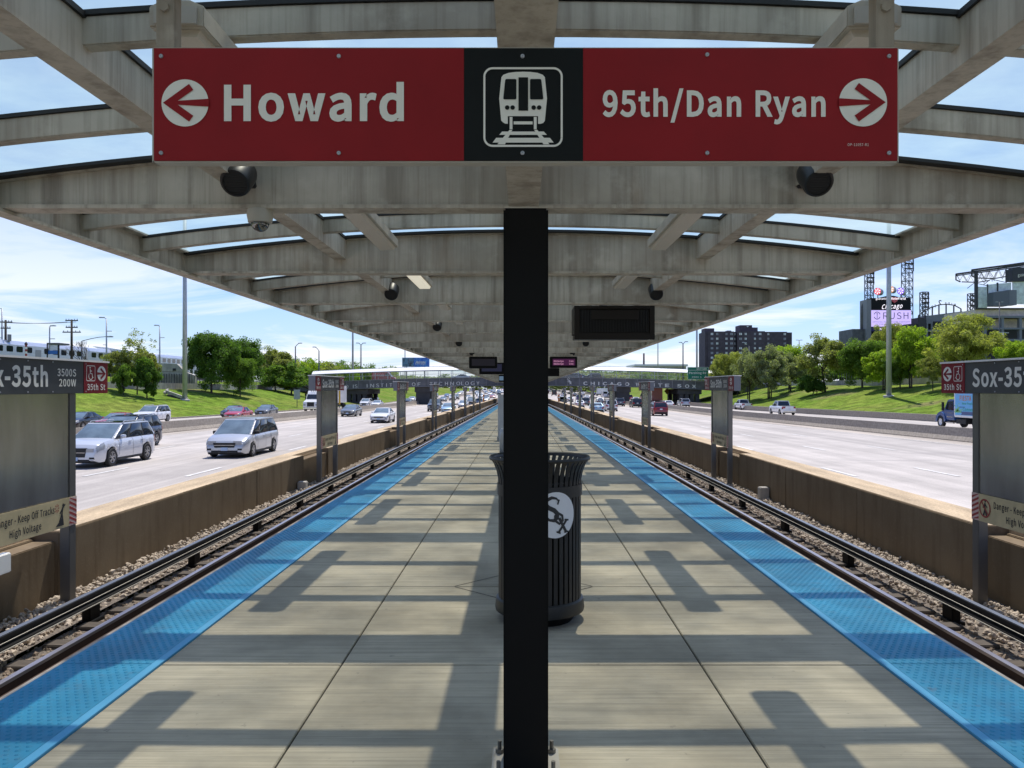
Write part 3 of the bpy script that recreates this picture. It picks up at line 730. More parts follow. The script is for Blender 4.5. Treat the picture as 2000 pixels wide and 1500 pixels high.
for a, b in ((302, 337), (1714, 1750)):
    q0, q1 = S(a,0)[0], S(b,0)[0]; mb = MB(); mb.box(q0, q1, YSN+0.012, YSN+0.072, zt+0.006, HB+0.02); mb.lathe([(0.001,-0.012),(0.018,-0.012),(0.018,0.0)], 6, ((q0+q1)/2, YSN+0.012, S(0,12)[1]), 'y')
    mb.build('hanger', m_beam, sg)
fn = lambda u, v: (u, YSN-0.0025, v)
fn2 = lambda u, v: (u, YSN-0.0045, v)
mb = MB(); k = YSN/1500
def lt(vf): mb = MB(); mb.mesh2(vf, fn); mb.build('lettering', m_white, sg)
a, b = S(438, 237); lt(text2d('Howard', 71*k, 351*k, 0.031, a, b))
a, b = S(1177, 228.5); lt(text2d('95th/Dan Ryan', 51.5*k, 435*k, 0.030, a, b))
a, b = S(1655, 285.5); lt(text2d('OP-11057-R1', 5*k, 41*k, 0.0, a, b))
c1 = S(362, 201.5); c2 = S(1685, 200.5)
for c_, r_, d_ in ((c1, 46*k, -1), (c2, 47*k, 1)):
    mb = MB(); mb.flat([circ(c_[0],c_[1],r_,n=48)], fn); o = mb.build('arrow_disc', m_white, sg)
    mb = MB(); mb.flat(arrow_marks(c_[0],c_[1],r_,d_), fn2); mb.build('arrow', m_red, o)
# train pictogram: crop pixel -> photo pixel
def T(a, b): return S(920+a/6.82, 100+b/6.82)
mb = MB()
mb.flat(stroke([T(u,v) for u, v in rrect(178,1207,232,1264,110,8)], 27/6.82*k, True), fn)
body = [(405,350),(430,318),(500,292),(600,280),(690,277),(790,280),(885,292),(955,318),(983,350),(1012,633),(983,930),(960,960),(925,970),(892,970),(892,868),(490,868),(490,970),(455,968),(425,950),(402,925),(375,633)]
mb.flat([[T(*p) for p in body]], fn)
for x in (533, 855): mb.flat([[T(x-19,878),T(x+19,878),T(x+19,1042),T(x-19,1042)]], fn)
mb.flat([[T(568,938),T(820,938),T(820,978),T(568,978)]], fn)
mb.flat([[T(415,1073),T(970,1073),T(1010,1117),T(375,1117)], [T(335,1157),T(1050,1157),T(1100,1220),T(287,1220)]], fn)
mb.flat([[T(515,1050),T(550,1050),T(452,1245),T(350,1245)], [T(840,1050),T(880,1050),T(1045,1245),T(965,1245)]], lambda u, v: (u, YSN-0.0032, v))
mb.build('train_symbol', m_white, sg)
mb = MB()
mb.flat([[T(*p) for p in q] for q in ([(455,390),(470,376),(592,376),(604,388),(604,636),(592,648),(440,648),(430,636)], [(786,388),(798,376),(922,376),(936,390),(962,636),(950,648),(798,648),(786,636)], [(632,354),(760,354),(760,797),(632,797)])], fn2)
for x in (482, 554, 834, 907): mb.flat([[T(x+30*math.cos(R(t)), 756+30*math.sin(R(t))) for t in range(0,360,20)]], fn2)
mb.build('train_symbol_detail', m_signblk, sg)
for px in (315, 662, 1020.5, 1381, 1736):
    for py in (110 if px != 1381 else 107, 299):
        a, b = S(px, py); mb = MB(); mb.lathe([(0.0075,0.0),(0.0075,-0.004),(0.0035,-0.0055),(0.001,-0.004)], 14, (a, YSN, b), 'y'); mb.build('screw', m_galv, sg, smooth=True)
mb = MB(); y0 = 0.0

# ---------------------------------------------------------------- black post on the platform axis
po = thing('steel_post', 'square black steel post bolted to the platform in front of the bin', 'post', (0.02, 3.3, 0))
mb = MB(); hw = 0.0965; mb.box(0.02-hw, 0.02+hw, 3.3, 3.3+2*hw, 0.02, EYE+0.772); mb.build('shaft', m_black, po, bevel=0.008)
mb = MB(); mb.box(0.02-hw+0.004, 0.02+hw-0.004, 3.304, 3.3+2*hw-0.004, EYE+0.7725, EYE+0.779); mb.build('cap', m_frame, po)
mb = MB(); mb.box(0.02-0.15, 0.02+0.15, 3.3-0.05, 3.3+2*hw+0.05, 0.0, 0.02); mb.build('base_plate', m_concrete, po, bevel=0.004)
for dx in (-0.118, 0.118):
    for dy in (0.0, 2*hw):
        mb = MB(); mb.lathe([(0.019,0.02),(0.019,0.038)], 6, (0.02+dx, 3.3+dy, 0), caps=True); mb.lathe([(0.009,0.038),(0.009,0.075)], 8, (0.02+dx, 3.3+dy, 0), caps=True)
        mb.build('bolt', m_leg, po)
# ---------------------------------------------------------------- litter bin
cxb, cyb = 0.135, 5.62
bn = thing('litter_bin', 'black slatted metal litter bin with flared rim and round white emblem plate', 'litter bin', (cxb, cyb, 0))
mb = MB(); NS = 44
path = [(0.292,0.10),(0.292,0.95),(0.296,1.02),(0.308,1.08),(0.328,1.13),(0.352,1.165)]
for k in range(NS):
    t = 2*math.pi*(k+0.5)/NS; ct, st = math.cos(t), math.sin(t); tw = 0.0150
    vs = []
    for r_, z in path:
        for d, w_ in ((0.0,-tw),(0.0,tw),(0.009,tw),(0.009,-tw)):
            rr = r_+d; vs.append((cxb+rr*ct-w_*st, cyb+rr*st+w_*ct, z))
    m_ = len(path); fs = [(4*i+j, 4*i+(j+1)%4, 4*i+4+(j+1)%4, 4*i+4+j) for i in range(m_-1) for j in range(4)]+[(0,1,2,3),(4*m_-1,4*m_-2,4*m_-3,4*m_-4)]
    mb.add(vs, fs)
mb.build('slats', m_blackm, bn)
mb = MB(); mb.lathe([(0.346,1.154),(0.366,1.157),(0.371,1.172),(0.362,1.184),(0.346,1.175),(0.346,1.154)], 48, (cxb,cyb,0)); mb.build('rim', m_blackm, bn, smooth=True)
mb = MB(); mb.lathe([(0.300,0.905),(0.310,0.905),(0.310,0.985),(0.300,0.985),(0.300,0.905)], 48, (cxb,cyb,0)); mb.build('band', m_blackm, bn, smooth=True, auto=40)
mb = MB(); mb.lathe([(0.286,0.07),(0.322,0.07),(0.326,0.09),(0.318,0.155),(0.302,0.165),(0.286,0.155),(0.286,0.07)], 48, (cxb,cyb,0)); mb.build('base_ring', m_blackm, bn, smooth=True, auto=40)
mb = MB(); mb.lathe([(0.24,0.0),(0.26,0.03),(0.27,0.09)], 32, (cxb,cyb,0)); mb.build('foot', m_black, bn, smooth=True)
mb = MB(); mb.lathe([(0.001,0.09),(0.272,0.09),(0.276,1.0),(0.262,1.01),(0.255,0.5)], 40, (cxb,cyb,0)); mb.build('liner', m_black, bn, smooth=True, auto=40)
ang = math.asin(0.108/0.325); ez = 0.795; er = 0.160
def FE(u, v, d=0.0):      # emblem plate wrapped round the slats
    t = ang+u/0.318; rr = 0.3145+d
    return (cxb+rr*math.sin(t), cyb-rr*math.cos(t), ez+v)
mb = MB(); N = 40
def disc_on(mb, r, d, rings=6):
    vs = [FE(0,0,d)]; fs = []
    for i in range(1, rings+1):
        for j in range(N): t = 2*math.pi*j/N; vs.append(FE(r*i/rings*math.cos(t), r*i/rings*math.sin(t), d))
    for j in range(N): fs.append((0, 1+j, 1+(j+1)%N))
    for i in range(rings-1):
        for j in range(N): a = 1+i*N; fs.append((a+j, a+(j+1)%N, a+N+(j+1)%N, a+N+j))
    mb.add(vs, fs)
disc_on(mb, er, 0.0)
mb.build('emblem_plate', M('emblem_white',(0.66,0.67,0.70),0.4), bn, smooth=True)
mb = MB(); mb.flat(sox_mark(0.245), lambda u, v: FE(u, v, 0.003)); mb.build('emblem', m_ink, bn)

# ---------------------------------------------------------------- heater box, screens
hx, hy = 2.18, 15.0
x0, _, zt = W3(1122, 597, hy); x1, _, zb = W3(1279, 663, hy)
ht = thing('louvred_box', 'large dark brown louvred box hanging under the right half of the canopy', 'louvred box', ((x0+x1)/2, hy, zb))
m_brown = M('bronze_box', (0.011,0.008,0.006), 0.5, spec=0.25)
mb = MB(); mb.box(x0, x1, hy+0.06, hy+0.85, zb+0.12, zt); mb.box(x0, x0+0.1, hy, hy+0.06, zb, zt); mb.box(x1-0.1, x1, hy, hy+0.06, zb, zt); mb.box(x0+0.1, x1-0.1, hy, hy+0.06, zt-0.06, zt); mb.box(x0+0.1, x1-0.1, hy, hy+0.06, zb, zb+0.13); mb.box(x0+0.02,x1-0.02,hy+0.06,hy+0.83,zb+0.03,zb+0.11)
mb.build('casing', m_brown, ht, bevel=0.006)
mb = MB(); nL = 44
for i in range(nL):
    x = x0+0.13+(x1-x0-0.26)*i/(nL-1); mb.box(x-0.006, x+0.006, hy+0.02, hy+0.058, zb+0.15, zt-0.08)
mb.build('louvres', m_dark, ht)
mb = MB(); mb.box(x0+0.32, x1-0.32, hy-0.004, hy+0.018, zt-0.27, zt-0.09); mb.build('access_panel', m_brown, ht)
mb = MB()
for x in (x0+0.3, x1-0.3): mb.box(x-0.03, x+0.03, hy+0.4, hy+0.46, zt, HB+0.45-sag(hy))
mb.build('hanger', m_beam, ht)
def screen(px0, px1, py0, py1, y, lab, rows, glow, thick=0.22, hang=True):
    x0, _, zt = W3(px0, py0, y); x1, _, zb = W3(px1, py1, y)
    r = thing('arrival_screen', lab, 'screen', ((x0+x1)/2, y, zb), group='train arrival screens under the canopy')
    mb = MB(); mb.box(x0, x1, y, y+thick, zb, zt); mb.build('case', m_black, r, bevel=0.02)
    if glow:
        mb = MB(); ww = x1-x0; mb.add([(x0+ww*a, y-0.003, zb+(zt-zb)*b) for a, b in ((0.10,0.22),(0.92,0.22),(0.92,0.80),(0.10,0.80))], [(0,1,2,3)])
        mb.build('display', M('display_'+lab[:8], (0.01,0.006,0.012), 0.3, emit=glow), r)
        if rows:
            mb = MB(); h = (zt-zb)*0.15
            for i, (a, b) in enumerate(rows):
                v = zb+(zt-zb)*(0.52-0.24*i)
                mb.mesh2(text2d(a, h, ww*0.36, 0.02, x0+ww*0.14, v), lambda u, w_: (u, y-0.006, w_)); mb.mesh2(text2d(b, h, ww*0.16, 0.02, x0+ww*0.70, v), lambda u, w_: (u, y-0.006, w_))
            mb.build('lettering', M('display_text', (0.3,0.1,0.2), 0.5, emit=((0.9,0.45,0.65),0.45)), r)
    if hang:
        mb = MB(); top = HB-sag(y)+0.02; w_ = x1-x0
        for q in (0.18, 0.80): mb.box(x0+w_*q-0.05, x0+w_*q+0.05, y+0.05, y+0.13, zt, top); 
        for q in (0.44, 0.54): mb.tube([(x0+w_*q, y+0.1, zt-0.01), (x0+w_*(q+0.05), y+0.1, zt+0.2), (x0+w_*q, y+0.1, top-0.1), (x0+w_*q, y+0.1, top)], 0.018, 6)
        mb.build('hanger', m_lampbox, r)
    return r
screen(916, 971, 696.5, 719.5, 34.0, 'nearer dark arrival screen hung left of the post, its display unlit', None, ((0.01,0.012,0.03),0.12))
screen(1074, 1127.5, 696.5, 718.5, 34.0, 'arrival screen hung right of the post with two purple lit rows of text', [('95th/Dan Ryan','2 min'),('95th/Dan Ryan','10 min')], ((0.035,0.002,0.03),1.0))
screen(936, 984, 706, 731, 44.0, 'farther arrival screen left of the post with a bluish picture', None, ((0.02,0.025,0.07),0.35))
screen(1068, 1092.5, 719, 735, 46.0, 'small dark screen below the purple lit screen on the right', None, None)
screen(974, 984, 732, 746, 60.0, 'farthest small blue-lit screen close beside the post on the left', None, ((0.12,0.2,0.3),0.6))
# windbreak panel and tubular stanchion left of the post
wp = thing('windbreak_panel', 'tall grey windbreak panel seen as a sliver left of the black post', 'windbreak', (-0.62, 24.5, -sag(24.5)))
mb = MB(); za = -sag(24.5); mb.box(-0.745, 0.0, 24.5, 24.62, za, 1.46); mb.build('panel', m_galv, wp, bevel=0.01)
mb = MB(); mb.box(-0.77, 0.02, 24.46, 24.66, za, za+0.12); mb.build('plinth', m_concrete, wp)
st = thing('grey_stanchion', 'short round grey stanchion standing in front of the windbreak panel', 'stanchion', (-0.50, 19.6, 0))
mb = MB(); mb.tube([(-0.50,19.6,-0.02),(-0.50,19.6,0.52),(-0.47,19.6,0.62),(-0.40,19.6,0.66),(-0.2,19.6,0.66)], 0.055, 12); mb.build('tube', m_galv, st, smooth=True)
mb = MB(); mb.lathe([(0.10,0.0),(0.10,0.03),(0.06,0.04)], 16, (-0.50,19.6,-0.02)); mb.build('base', m_dark, st)

# ---------------------------------------------------------------- station-name pylons
def pylon(side):
    """x axis points at the platform, y runs to the reader's right on the left side; origin on the ballast"""
    r = thing('station_pylon', 'x', 'sign pylon', group='station name pylons along both walls')
    zo = ZB; B = lambda z: z-zo
    mb = MB(); mb.box(-0.10, 0.10, -1.802, 1.802, B(1.60), B(2.035)); hd = mb.build('sign_head', m_grayhead, r, local=True, bevel=0.004)
    mb = MB(); mb.box(-0.125, 0.125, -1.82, 1.82, B(2.037), B(2.062)); mb.build('cap_strip', m_capw, r, local=True)
    for u0, u1 in ((-1.805,-1.20),(1.20,1.805)):
        mb = MB(); mb.box(0.101, 0.106, u0, u1, B(1.598), B(2.036)); mb.build('red_plate', m_red2, r, local=True)
    for e in (-1, 1):
        mb = MB(); mb.box(-0.10, 0.10, e*1.808, e*1.814, B(1.598), B(2.036)); mb.build('end_plate', M('end_plate_gray',(0.17,0.18,0.20),0.5), r, local=True)
    mb = MB(); mb.box(-0.055, 0.055, -1.045, 1.045, B(0.12), B(1.599)); mb.build('steel_panel', m_steel, r, local=True)
    for u in (-1.0, 1.0):
        mb = MB(); mb.box(-0.065, 0.068, u-0.075, u+0.075, B(ZB-0.12), B(1.599)); mb.build('leg', m_leg, r, local=True, bevel=0.006)
    fn = lambda u, v: (0.104, u, v)
    fr = lambda u, v: (0.109, u, v)
    fq = lambda u, v: (0.112, u, v)
    def lt(vf, f_=fn, nm='lettering', m_=m_white): mb = MB(); mb.mesh2(vf, f_); return mb.build(nm, m_, r, local=True)
    def fl(polys, f_, nm, m_): mb = MB(); mb.flat(polys, f_); return mb.build(nm, m_, r, local=True)
    lt(text2d('Sox-35th', 0.255, 1.41, 0.03, -1.015, B(1.69)))
    lt(text2d('3500S', 0.098, 0.42, 0.02, 0.595, B(1.83))); lt(text2d('200W', 0.098, 0.385, 0.02, 0.63, B(1.695)))
    far = 1 if side < 0 else -1            # the end with the wheelchair
    for e in (-1, 1):
        c = e*1.503; d = 1 if e > 0 else -1
        lt(text2d('35th St', 0.085, 0.46, 0.02, c-0.23, B(1.645)), fr)
        ac = c
        if e == far:
            ac = c+d*0.135; wc = c-d*0.14
            fl(stroke(rrect(wc-0.105, wc+0.105, B(1.775), B(1.985), 0.02, 3), 0.010, True)+wheelchair(wc, B(1.88), 0.20, d), fr, 'wheelchair_symbol', m_white)
        fl([circ(ac, B(1.88), 0.115, 0.108, 30)], fr, 'arrow_disc', m_white)
        fl([[(u, B(1.88)+(v-B(1.88))*0.94) for u, v in q] for q in arrow_marks(ac, B(1.88), 0.115, d)], fq, 'arrow', m_red2)
    dg = MB(); dg.box(0.070, 0.076, -1.075, 1.075, B(-0.175), B(0.205)); pt = dg.build('danger_plate', m_beige, r, local=True)
    q1 = lambda u, v: (0.0785, u, v)
    q2 = lambda u, v: (0.081, u, v)
    def pf(polys, f_, nm, m_): mb = MB(); mb.flat(polys, f_); return mb.build(nm, m_, pt, local=True)
    for t_, w_, u_, v_ in (('Danger - Keep Off Tracks', 1.14, -0.565, 0.045), ('High Voltage', 0.60, -0.30, -0.11)):
        mb = MB(); mb.mesh2(text2d(t_, 0.090, w_, 0.02, u_, B(v_)), q1); mb.build('warning_text', m_ink, pt, local=True)
    for cx_, lean in ((-0.76, 0.0), (0.74, 0.5)):
        P = lambda a, b: (cx_+a*0.24+lean*b*0.10, B(0.02)+b*0.26)
        g_ = [[P(a,b) for a, b in circ(0.02,0.40,0.085,n=12)]]+stroke([P(0,0.30),P(0,-0.02),P(0.15,-0.42)],0.03)+stroke([P(0,-0.02),P(-0.15,-0.42)],0.03)+stroke([P(-0.2,0.0),P(0,0.26),P(0.2,0.05 if not lean else 0.42)],0.022)
        if lean: g_ += [[(0.60,B(-0.14)),(0.78,B(-0.14)),(0.76,B(-0.02))]]
        pf(g_, q1, 'figure_symbol', m_ink)
    pf(stroke(circ(-0.76, B(0.02), 0.118, n=26), 0.022, True)+stroke([(-0.84,B(0.11)),(-0.68,B(-0.07))],0.020), q2, 'ban_ring', m_dred)
    pf([q for t in range(0, 360, 45) for q in stroke([(0.63+0.022*math.cos(R(t)), B(0.10)+0.025*math.sin(R(t))), (0.63+0.05*math.cos(R(t)), B(0.10)+0.06*math.sin(R(t)))], 0.012)], q1, 'spark_symbol', m_dred)
    for e in (-1, 1):
        pf([[(e*0.905,B(-0.174)),(e*1.074,B(-0.174)),(e*1.074,B(0.204)),(e*0.905,B(0.204))]], lambda u, v: (0.0772, u, v), 'hazard_ground', m_pink)
        g_ = []
        for i in range(6):
            v = B(-0.215)+0.38*i/5.6; a, b = (e*0.907, e*1.072); lo_, hi_ = B(-0.173), B(0.203); cl2 = lambda q: min(max(q, lo_), hi_)
            g_.append([(a, cl2(v+0.07)), (b, cl2(v)), (b, cl2(v+0.034)), (a, cl2(v+0.104))])
        pf(g_, q1, 'hazard_stripes', m_dred)
    for u in (-1.25,-0.5,0.0,0.5,1.25):
        for v in (1.625, 2.01): mb = MB(); mb.lathe([(0.010,0.101),(0.010,0.106),(0.001,0.109)], 8, (0,u,B(v)), 'x'); mb.build('screw', m_galv, r, local=True)
    return r
for s, nm in ((-1,'left'),(1,'right')):
    base = None
    for i, yc in enumerate(PYC):
        if i == 0: lab = 'large close station-name pylon cut off by the %s edge of the view' % nm
        elif i == 7: lab = 'farthest grey station-name pylon on the %s wall near the bridge' % nm
        else: lab = '%s grey station-name pylon counted along the %s wall' % (ORD[i], nm)
        p = ((-6.14 if s < 0 else 6.455), yc+(0.40 if s > 0 else 0.0), ZB-sag(yc)); rot = 0.0 if s < 0 else math.pi
        if base is None: base = pylon(s); base.location = p; base.rotation_euler = (0,0,rot); base['label'] = lab
        else: dup(base, p, rot, lab)
jb = MB(); jb.box(-6.14, -6.04, 7.9, 9.1, -0.50, -0.27)
tag(jb.build('junction_box', m_capw, bevel=0.01), 'pale metal box between the legs of the close left pylon', 'box')
for s, yq in ((-1, 141.0), (1, 141.0)):
    a = thing('orange_marker', 'small orange marker post on the far end of the %s wall' % ('left' if s < 0 else 'right'), 'marker post', (s*6.9, yq, -0.33-sag(yq)))
    mb = MB(); mb.tube([(s*6.9,yq,-0.4-sag(yq)),(s*6.9,yq,1.0-sag(yq))], 0.16, 10); mb.build('post', PAINT['orange'], a)
    mb = MB(); mb.tube([(s*6.9,yq,0.4-sag(yq)),(s*6.9,yq,0.6-sag(yq))], 0.17, 10); mb.build('band', m_white, a)
# ================================================================ BRIDGE
YB = 181.0
def crown(x): return -1.0*(abs(x)/44.0)**2 if abs(x) < 44 else -1.0-(abs(x)-44)*0.045
ZG0, ZG1 = 2.16, 4.10        # girder underside and top at mid span
br = thing('road_bridge', 'dark grey girder road bridge with pale lettering across the highway', 'bridge', (0, YB, 0))
bx = [-78+4*i for i in range(40)]
mb = MB()
def xbar(mb, xs_, y0, y1, z0, z1, m=0):
    vs = []
    for x in xs_: vs += [(x,y0,z0+crown(x)),(x,y1,z0+crown(x)),(x,y1,z1+crown(x)),(x,y0,z1+crown(x))]
    n = len(xs_); fs = [(4*i+j, 4*i+4+j, 4*i+4+(j+1)%4, 4*i+(j+1)%4) for i in range(n-1) for j in range(4)]+[(0,1,2,3),(4*n-1,4*n-2,4*n-3,4*n-4)]
    mb.add(vs, fs, m)
xbar(mb, bx, YB+0.02, YB+0.10, ZG0+0.10, ZG1-0.06)
mb.build('girder', m_girder, br)
mb = MB(); xbar(mb, bx, YB-0.16, YB+0.28, ZG1-0.06, ZG1+0.05); xbar(mb, bx, YB-0.16, YB+0.28, ZG0, ZG0+0.10); mb.build('girder_flange', m_girder2, br)
mb = MB()
for x in np.arange(-74, 76, 2.74):
    mb.box(x-0.05, x+0.05, YB-0.12, YB+0.02, ZG0+0.1+crown(x), ZG1-0.06+crown(x))
mb.build('girder_stiffeners', m_girder2, br)
mb = MB(); xbar(mb, bx, YB+0.3, YB+17, ZG0+1.5, ZG0+1.9); xbar(mb, bx, YB+17, YB+17.1, ZG0, ZG1)
for k in range(5): xbar(mb, bx, YB+2.6+k*3.0, YB+2.9+k*3.0, ZG0+0.1, ZG0+1.5)
mb.build('deck', m_pier, br)
def pier(x0, x1, cols=False, y0=YB+0.7, y1=YB+16):
    zb = -1.7-sag(YB); zt = ZG0+crown((x0+x1)/2)-0.02
    mb = MB()
    if not cols:
        mb.box(x0+0.25, x1-0.25, y0+0.3, y1, zb, zt-1.3); mb.box(x0, x1, y0, y1+0.3, zt-1.3, zt)
    else:
        mb.box(x0, x1, y0, y1, zt-1.25, zt); mb.box(x0+0.1, x1-0.1, y0, y1, zb, zb+0.9)
        n = 4; w = (x1-x0-0.6)/n
        for i in range(n):
            a = x0+0.3+i*w; mb.box(a+0.12, a+w-0.18, y0+0.2, y0+1.6, zb+0.9, zt-1.25)
            mb.box(a+0.12, a+w-0.18, y0+7, y0+8.4, zb+0.9, zt-1.25); mb.box(a+0.12, a+w-0.18, y1-1.6, y1-0.2, zb+0.9, zt-1.25)
    mb.build('pier', m_pier, br, bevel=0.06)
pier(*[(q-1018)*YB/1500 for q in (809, 841)]); pier(*[(q-1018)*YB/1500 for q in (1203, 1233)])
pier(*[(q-1018)*YB/1500 for q in (672, 718)], cols=True); pier(*[(q-1018)*YB/1500 for q in (1325, 1372)], cols=True)
for s in (-1, 1):
    mb = MB(); mb.box(s*52, s*80, YB+0.6, YB+16, -4, ZG0+crown(52)-0.05); mb.build('abutment', m_pier, br)
# lettering, each glyph standing on the girder web
mb = MB()
def glyph(ch, px, cap, wid, zbase, bold):
    x = (px-1018)*YB/1500; vf = text2d(ch, cap, wid, bold, x-wid/2, zbase+crown(x), 1.0)
    mb.mesh2(vf, lambda u, v: (u, YB-0.03, v))
L1 = [('I',628),('L',636),('L',645),('I',653),('N',664),('O',677),('I',690),('S',695.5),('I',717),('N',727),('S',737.5),('T',746.5),('I',755),('T',763.5),('U',773),('T',782),('E',790.5),('O',808),('F',818.5),('T',842),('E',851),('C',860.5),('H',872),('N',883),('O',895),('L',903.5),('O',912),('G',923),('Y',933.5)]
for ch, px in L1: glyph(ch, px, 0.80, 0.14 if ch == 'I' else (0.86 if ch in 'OGCN' else 0.66), ZG0+0.22, 0.0)
for ch, px in [('C',1143.5),('H',1157.5),('I',1169.5),('C',1181.5),('A',1195),('G',1209.5),('O',1225),('W',1246),('H',1262),('I',1277.5),('T',1289.5),('E',1303),('S',1326.5),('O',1342),('X',1355.5)]:
    glyph(ch, px, 0.78, 0.24 if ch == 'I' else 1.02, ZG0+0.26, 0.028)
xq = (1111.5-1018)*YB/1500
mb.flat(sox_mark(1.45), lambda u, v: (xq+u, YB-0.03, (ZG0+ZG1)/2+0.1+v))
mb.build('lettering', m_letter, br)
# walkway canopy on the bridge
wk = thing('walkway_canopy', 'long white roofed glass walkway standing on the road bridge', 'walkway', (0, YB+0.8, ZG1))
wx = [x for x in np.arange(-49.5, 49.6, 1.5)]
mb = MB()
for i in range(len(wx)-1):
    a, b = wx[i], wx[i+1]
    for p, q in (((0.4,1.95),(1.3,2.55)),((1.3,2.55),(2.3,2.70)),((2.3,2.70),(3.3,2.55)),((3.3,2.55),(4.2,1.95))):
        mb.add([(a,YB+p[0],ZG1+p[1]+crown(a)),(b,YB+p[0],ZG1+p[1]+crown(b)),(b,YB+q[0],ZG1+q[1]+crown(b)),(a,YB+q[0],ZG1+q[1]+crown(a))], [(0,1,2,3)])
mb.build('roof', m_canopyw, wk)
mb = MB(); xbar(mb, wx, YB+0.34, YB+0.44, ZG1+1.80, ZG1+1.96); xbar(mb, wx, YB+0.36, YB+0.42, ZG1+0.95, ZG1+1.02); xbar(mb, wx, YB+4.16, YB+4.26, ZG1+1.80, ZG1+1.96); xbar(mb, wx, YB+2.2, YB+2.3, ZG1+2.75, ZG1+2.83)
mb.build('rail', m_galv, wk)
p0 = None
for i in range(0, len(wx), 2):
    x = wx[i]; mb = MB()
    mb.box(x-0.05, x+0.05, YB+0.36, YB+0.46, ZG1+0.04+crown(x), ZG1+1.8+crown(x)); mb.box(x-0.05, x+0.05, YB+4.14, YB+4.24, ZG1+0.04+crown(x), ZG1+1.8+crown(x)); mb.beam((x,YB+0.41,ZG1+1.2+crown(x)), (x+0.01,YB+1.3,ZG1+2.4+crown(x)), 0.06)
    mb.build('post', m_galv, wk)
mb = MB()
for i in range(len(wx)-1):
    a, b = wx[i], wx[i+1]; mb.add([(a,YB+0.40,ZG1+0.05+crown(a)),(b,YB+0.40,ZG1+0.05+crown(b)),(b,YB+0.40,ZG1+1.8+crown(b)),(a,YB+0.40,ZG1+1.8+crown(a))], [(0,1,2,3)])
mb.build('glazing', m_clear, wk)
# exit sign on the bridge
ye = YB-1.0; k = ye/1500
E_ = lambda px, py: ((px-1018)*k, EYE-(py-757)*k)
es = thing('exit_sign', 'green highway exit sign with white words on the right of the bridge', 'road sign', (E_(1363,0)[0], ye, E_(0,741)[1]))
a, b = E_(1343, 741), E_(1384, 717); mb = MB(); mb.box(a[0], b[0], ye, ye+0.08, a[1], b[1]); mb.build('panel', m_exit, es)
mb = MB(); sf = lambda u, v: (u, ye-0.02, v)
mb.flat(stroke(rrect(a[0]+.04, b[0]-.04, a[1]+.04, b[1]-.04, 0.12, 3), 0.06, True)+[[(a[0],E_(0,723.3)[1]),(b[0],E_(0,723.3)[1]),(b[0],E_(0,722.7)[1]),(a[0],E_(0,722.7)[1])]], sf)
q = E_(1361, 722); mb.mesh2(text2d('EXIT 55B', 3.0*k, 19*k, 0.02, q[0], q[1]), sf)
q = E_(1346, 730.5); mb.mesh2(text2d('Pershing Rd', 4.2*k, 33*k, 0.02, q[0], q[1]), sf)
q = E_(1351, 738); mb.mesh2(text2d('3900 S', 3.0*k, 19*k, 0.01, q[0], q[1]), sf)
q = E_(1376, 737.6); mb.flat(stroke([q, (q[0]+0.36, q[1]+0.42)], 0.09)+stroke([(q[0]+0.10, q[1]+0.42), (q[0]+0.36, q[1]+0.42), (q[0]+0.36, q[1]+0.16)], 0.08), sf)
mb.build('lettering', m_white, es)
mb = MB()
for x in (a[0]+0.8, b[0]-0.8): mb.box(x-0.06, x+0.06, ye+0.08, ye+0.85, a[1]-0.3, a[1]+1.2)
mb.build('bracket', m_galv, es)
# station house at the far platform end
sh = thing('station_house', 'dark grey station entrance block at the far platform end under the bridge', 'building', (0, 150, -sag(150)))
mb = MB(); mb.box(-3.6, 3.6, 152, 180.5, ZG0+0.3, ZG1+0.1); mb.build('deck', m_girder, sh)
mb = MB(); mb.box(-1.6, 1.6, 140, 176, -1.2, -0.62+0.9); mb.build('stair_wall', m_concrete, sh)
for x in (-1.5, 1.5):
    mb = MB(); mb.beam((x,141,0.4),(x,165,ZG0+0.4),0.4,0.5); mb.build('stringer', m_girder, sh)

# ================================================================ VEHICLES
def lerp_prof(p, y):
    if y <= p[0][0]: return p[0][1]
    for (a, b), (c, d) in zip(p, p[1:]):
        if y <= c: return b+(d-b)*(y-a)/(c-a)
    return p[-1][1]
SPEC = dict(
 sedan=dict(L=4.85,W=1.84,H=1.46,r=.325,ax=(-1.42,1.38),top=[(-2.42,.60),(-2.40,.86),(-2.28,.985),(-1.7,1.03),(-.9,.98),(.9,.945),(1.15,.965),(1.8,.88),(2.2,.78),(2.38,.66),(2.42,.52)],cab=(-1.86,-.78,.12,1.22),belt=.93,clear=.20),
 suv=dict(L=5.0,W=1.96,H=1.75,r=.375,ax=(-1.48,1.45),top=[(-2.5,.62),(-2.47,1.02),(-2.38,1.13),(1.1,1.10),(1.3,1.135),(1.95,1.06),(2.3,.94),(2.46,.78),(2.5,.6)],cab=(-2.42,-1.98,.22,1.28),belt=1.08,clear=.24),
 minivan=dict(L=5.1,W=1.98,H=1.76,r=.335,ax=(-1.5,1.53),top=[(-2.52,.55),(-2.5,1.0),(-2.42,1.10),(1.3,1.04),(1.6,1.06),(2.1,.93),(2.4,.78),(2.52,.64),(2.55,.5)],cab=(-2.46,-2.02,.52,1.68),belt=1.02,clear=.20),
 pickup=dict(L=5.9,W=2.02,H=1.93,r=.40,ax=(-1.8,1.85),top=[(-2.95,.75),(-2.93,1.20),(-.75,1.22),(1.0,1.20),(1.25,1.26),(2.3,1.18),(2.8,1.08),(2.95,.8)],cab=(-.72,-.46,.66,1.36),belt=1.2,clear=.32),
)
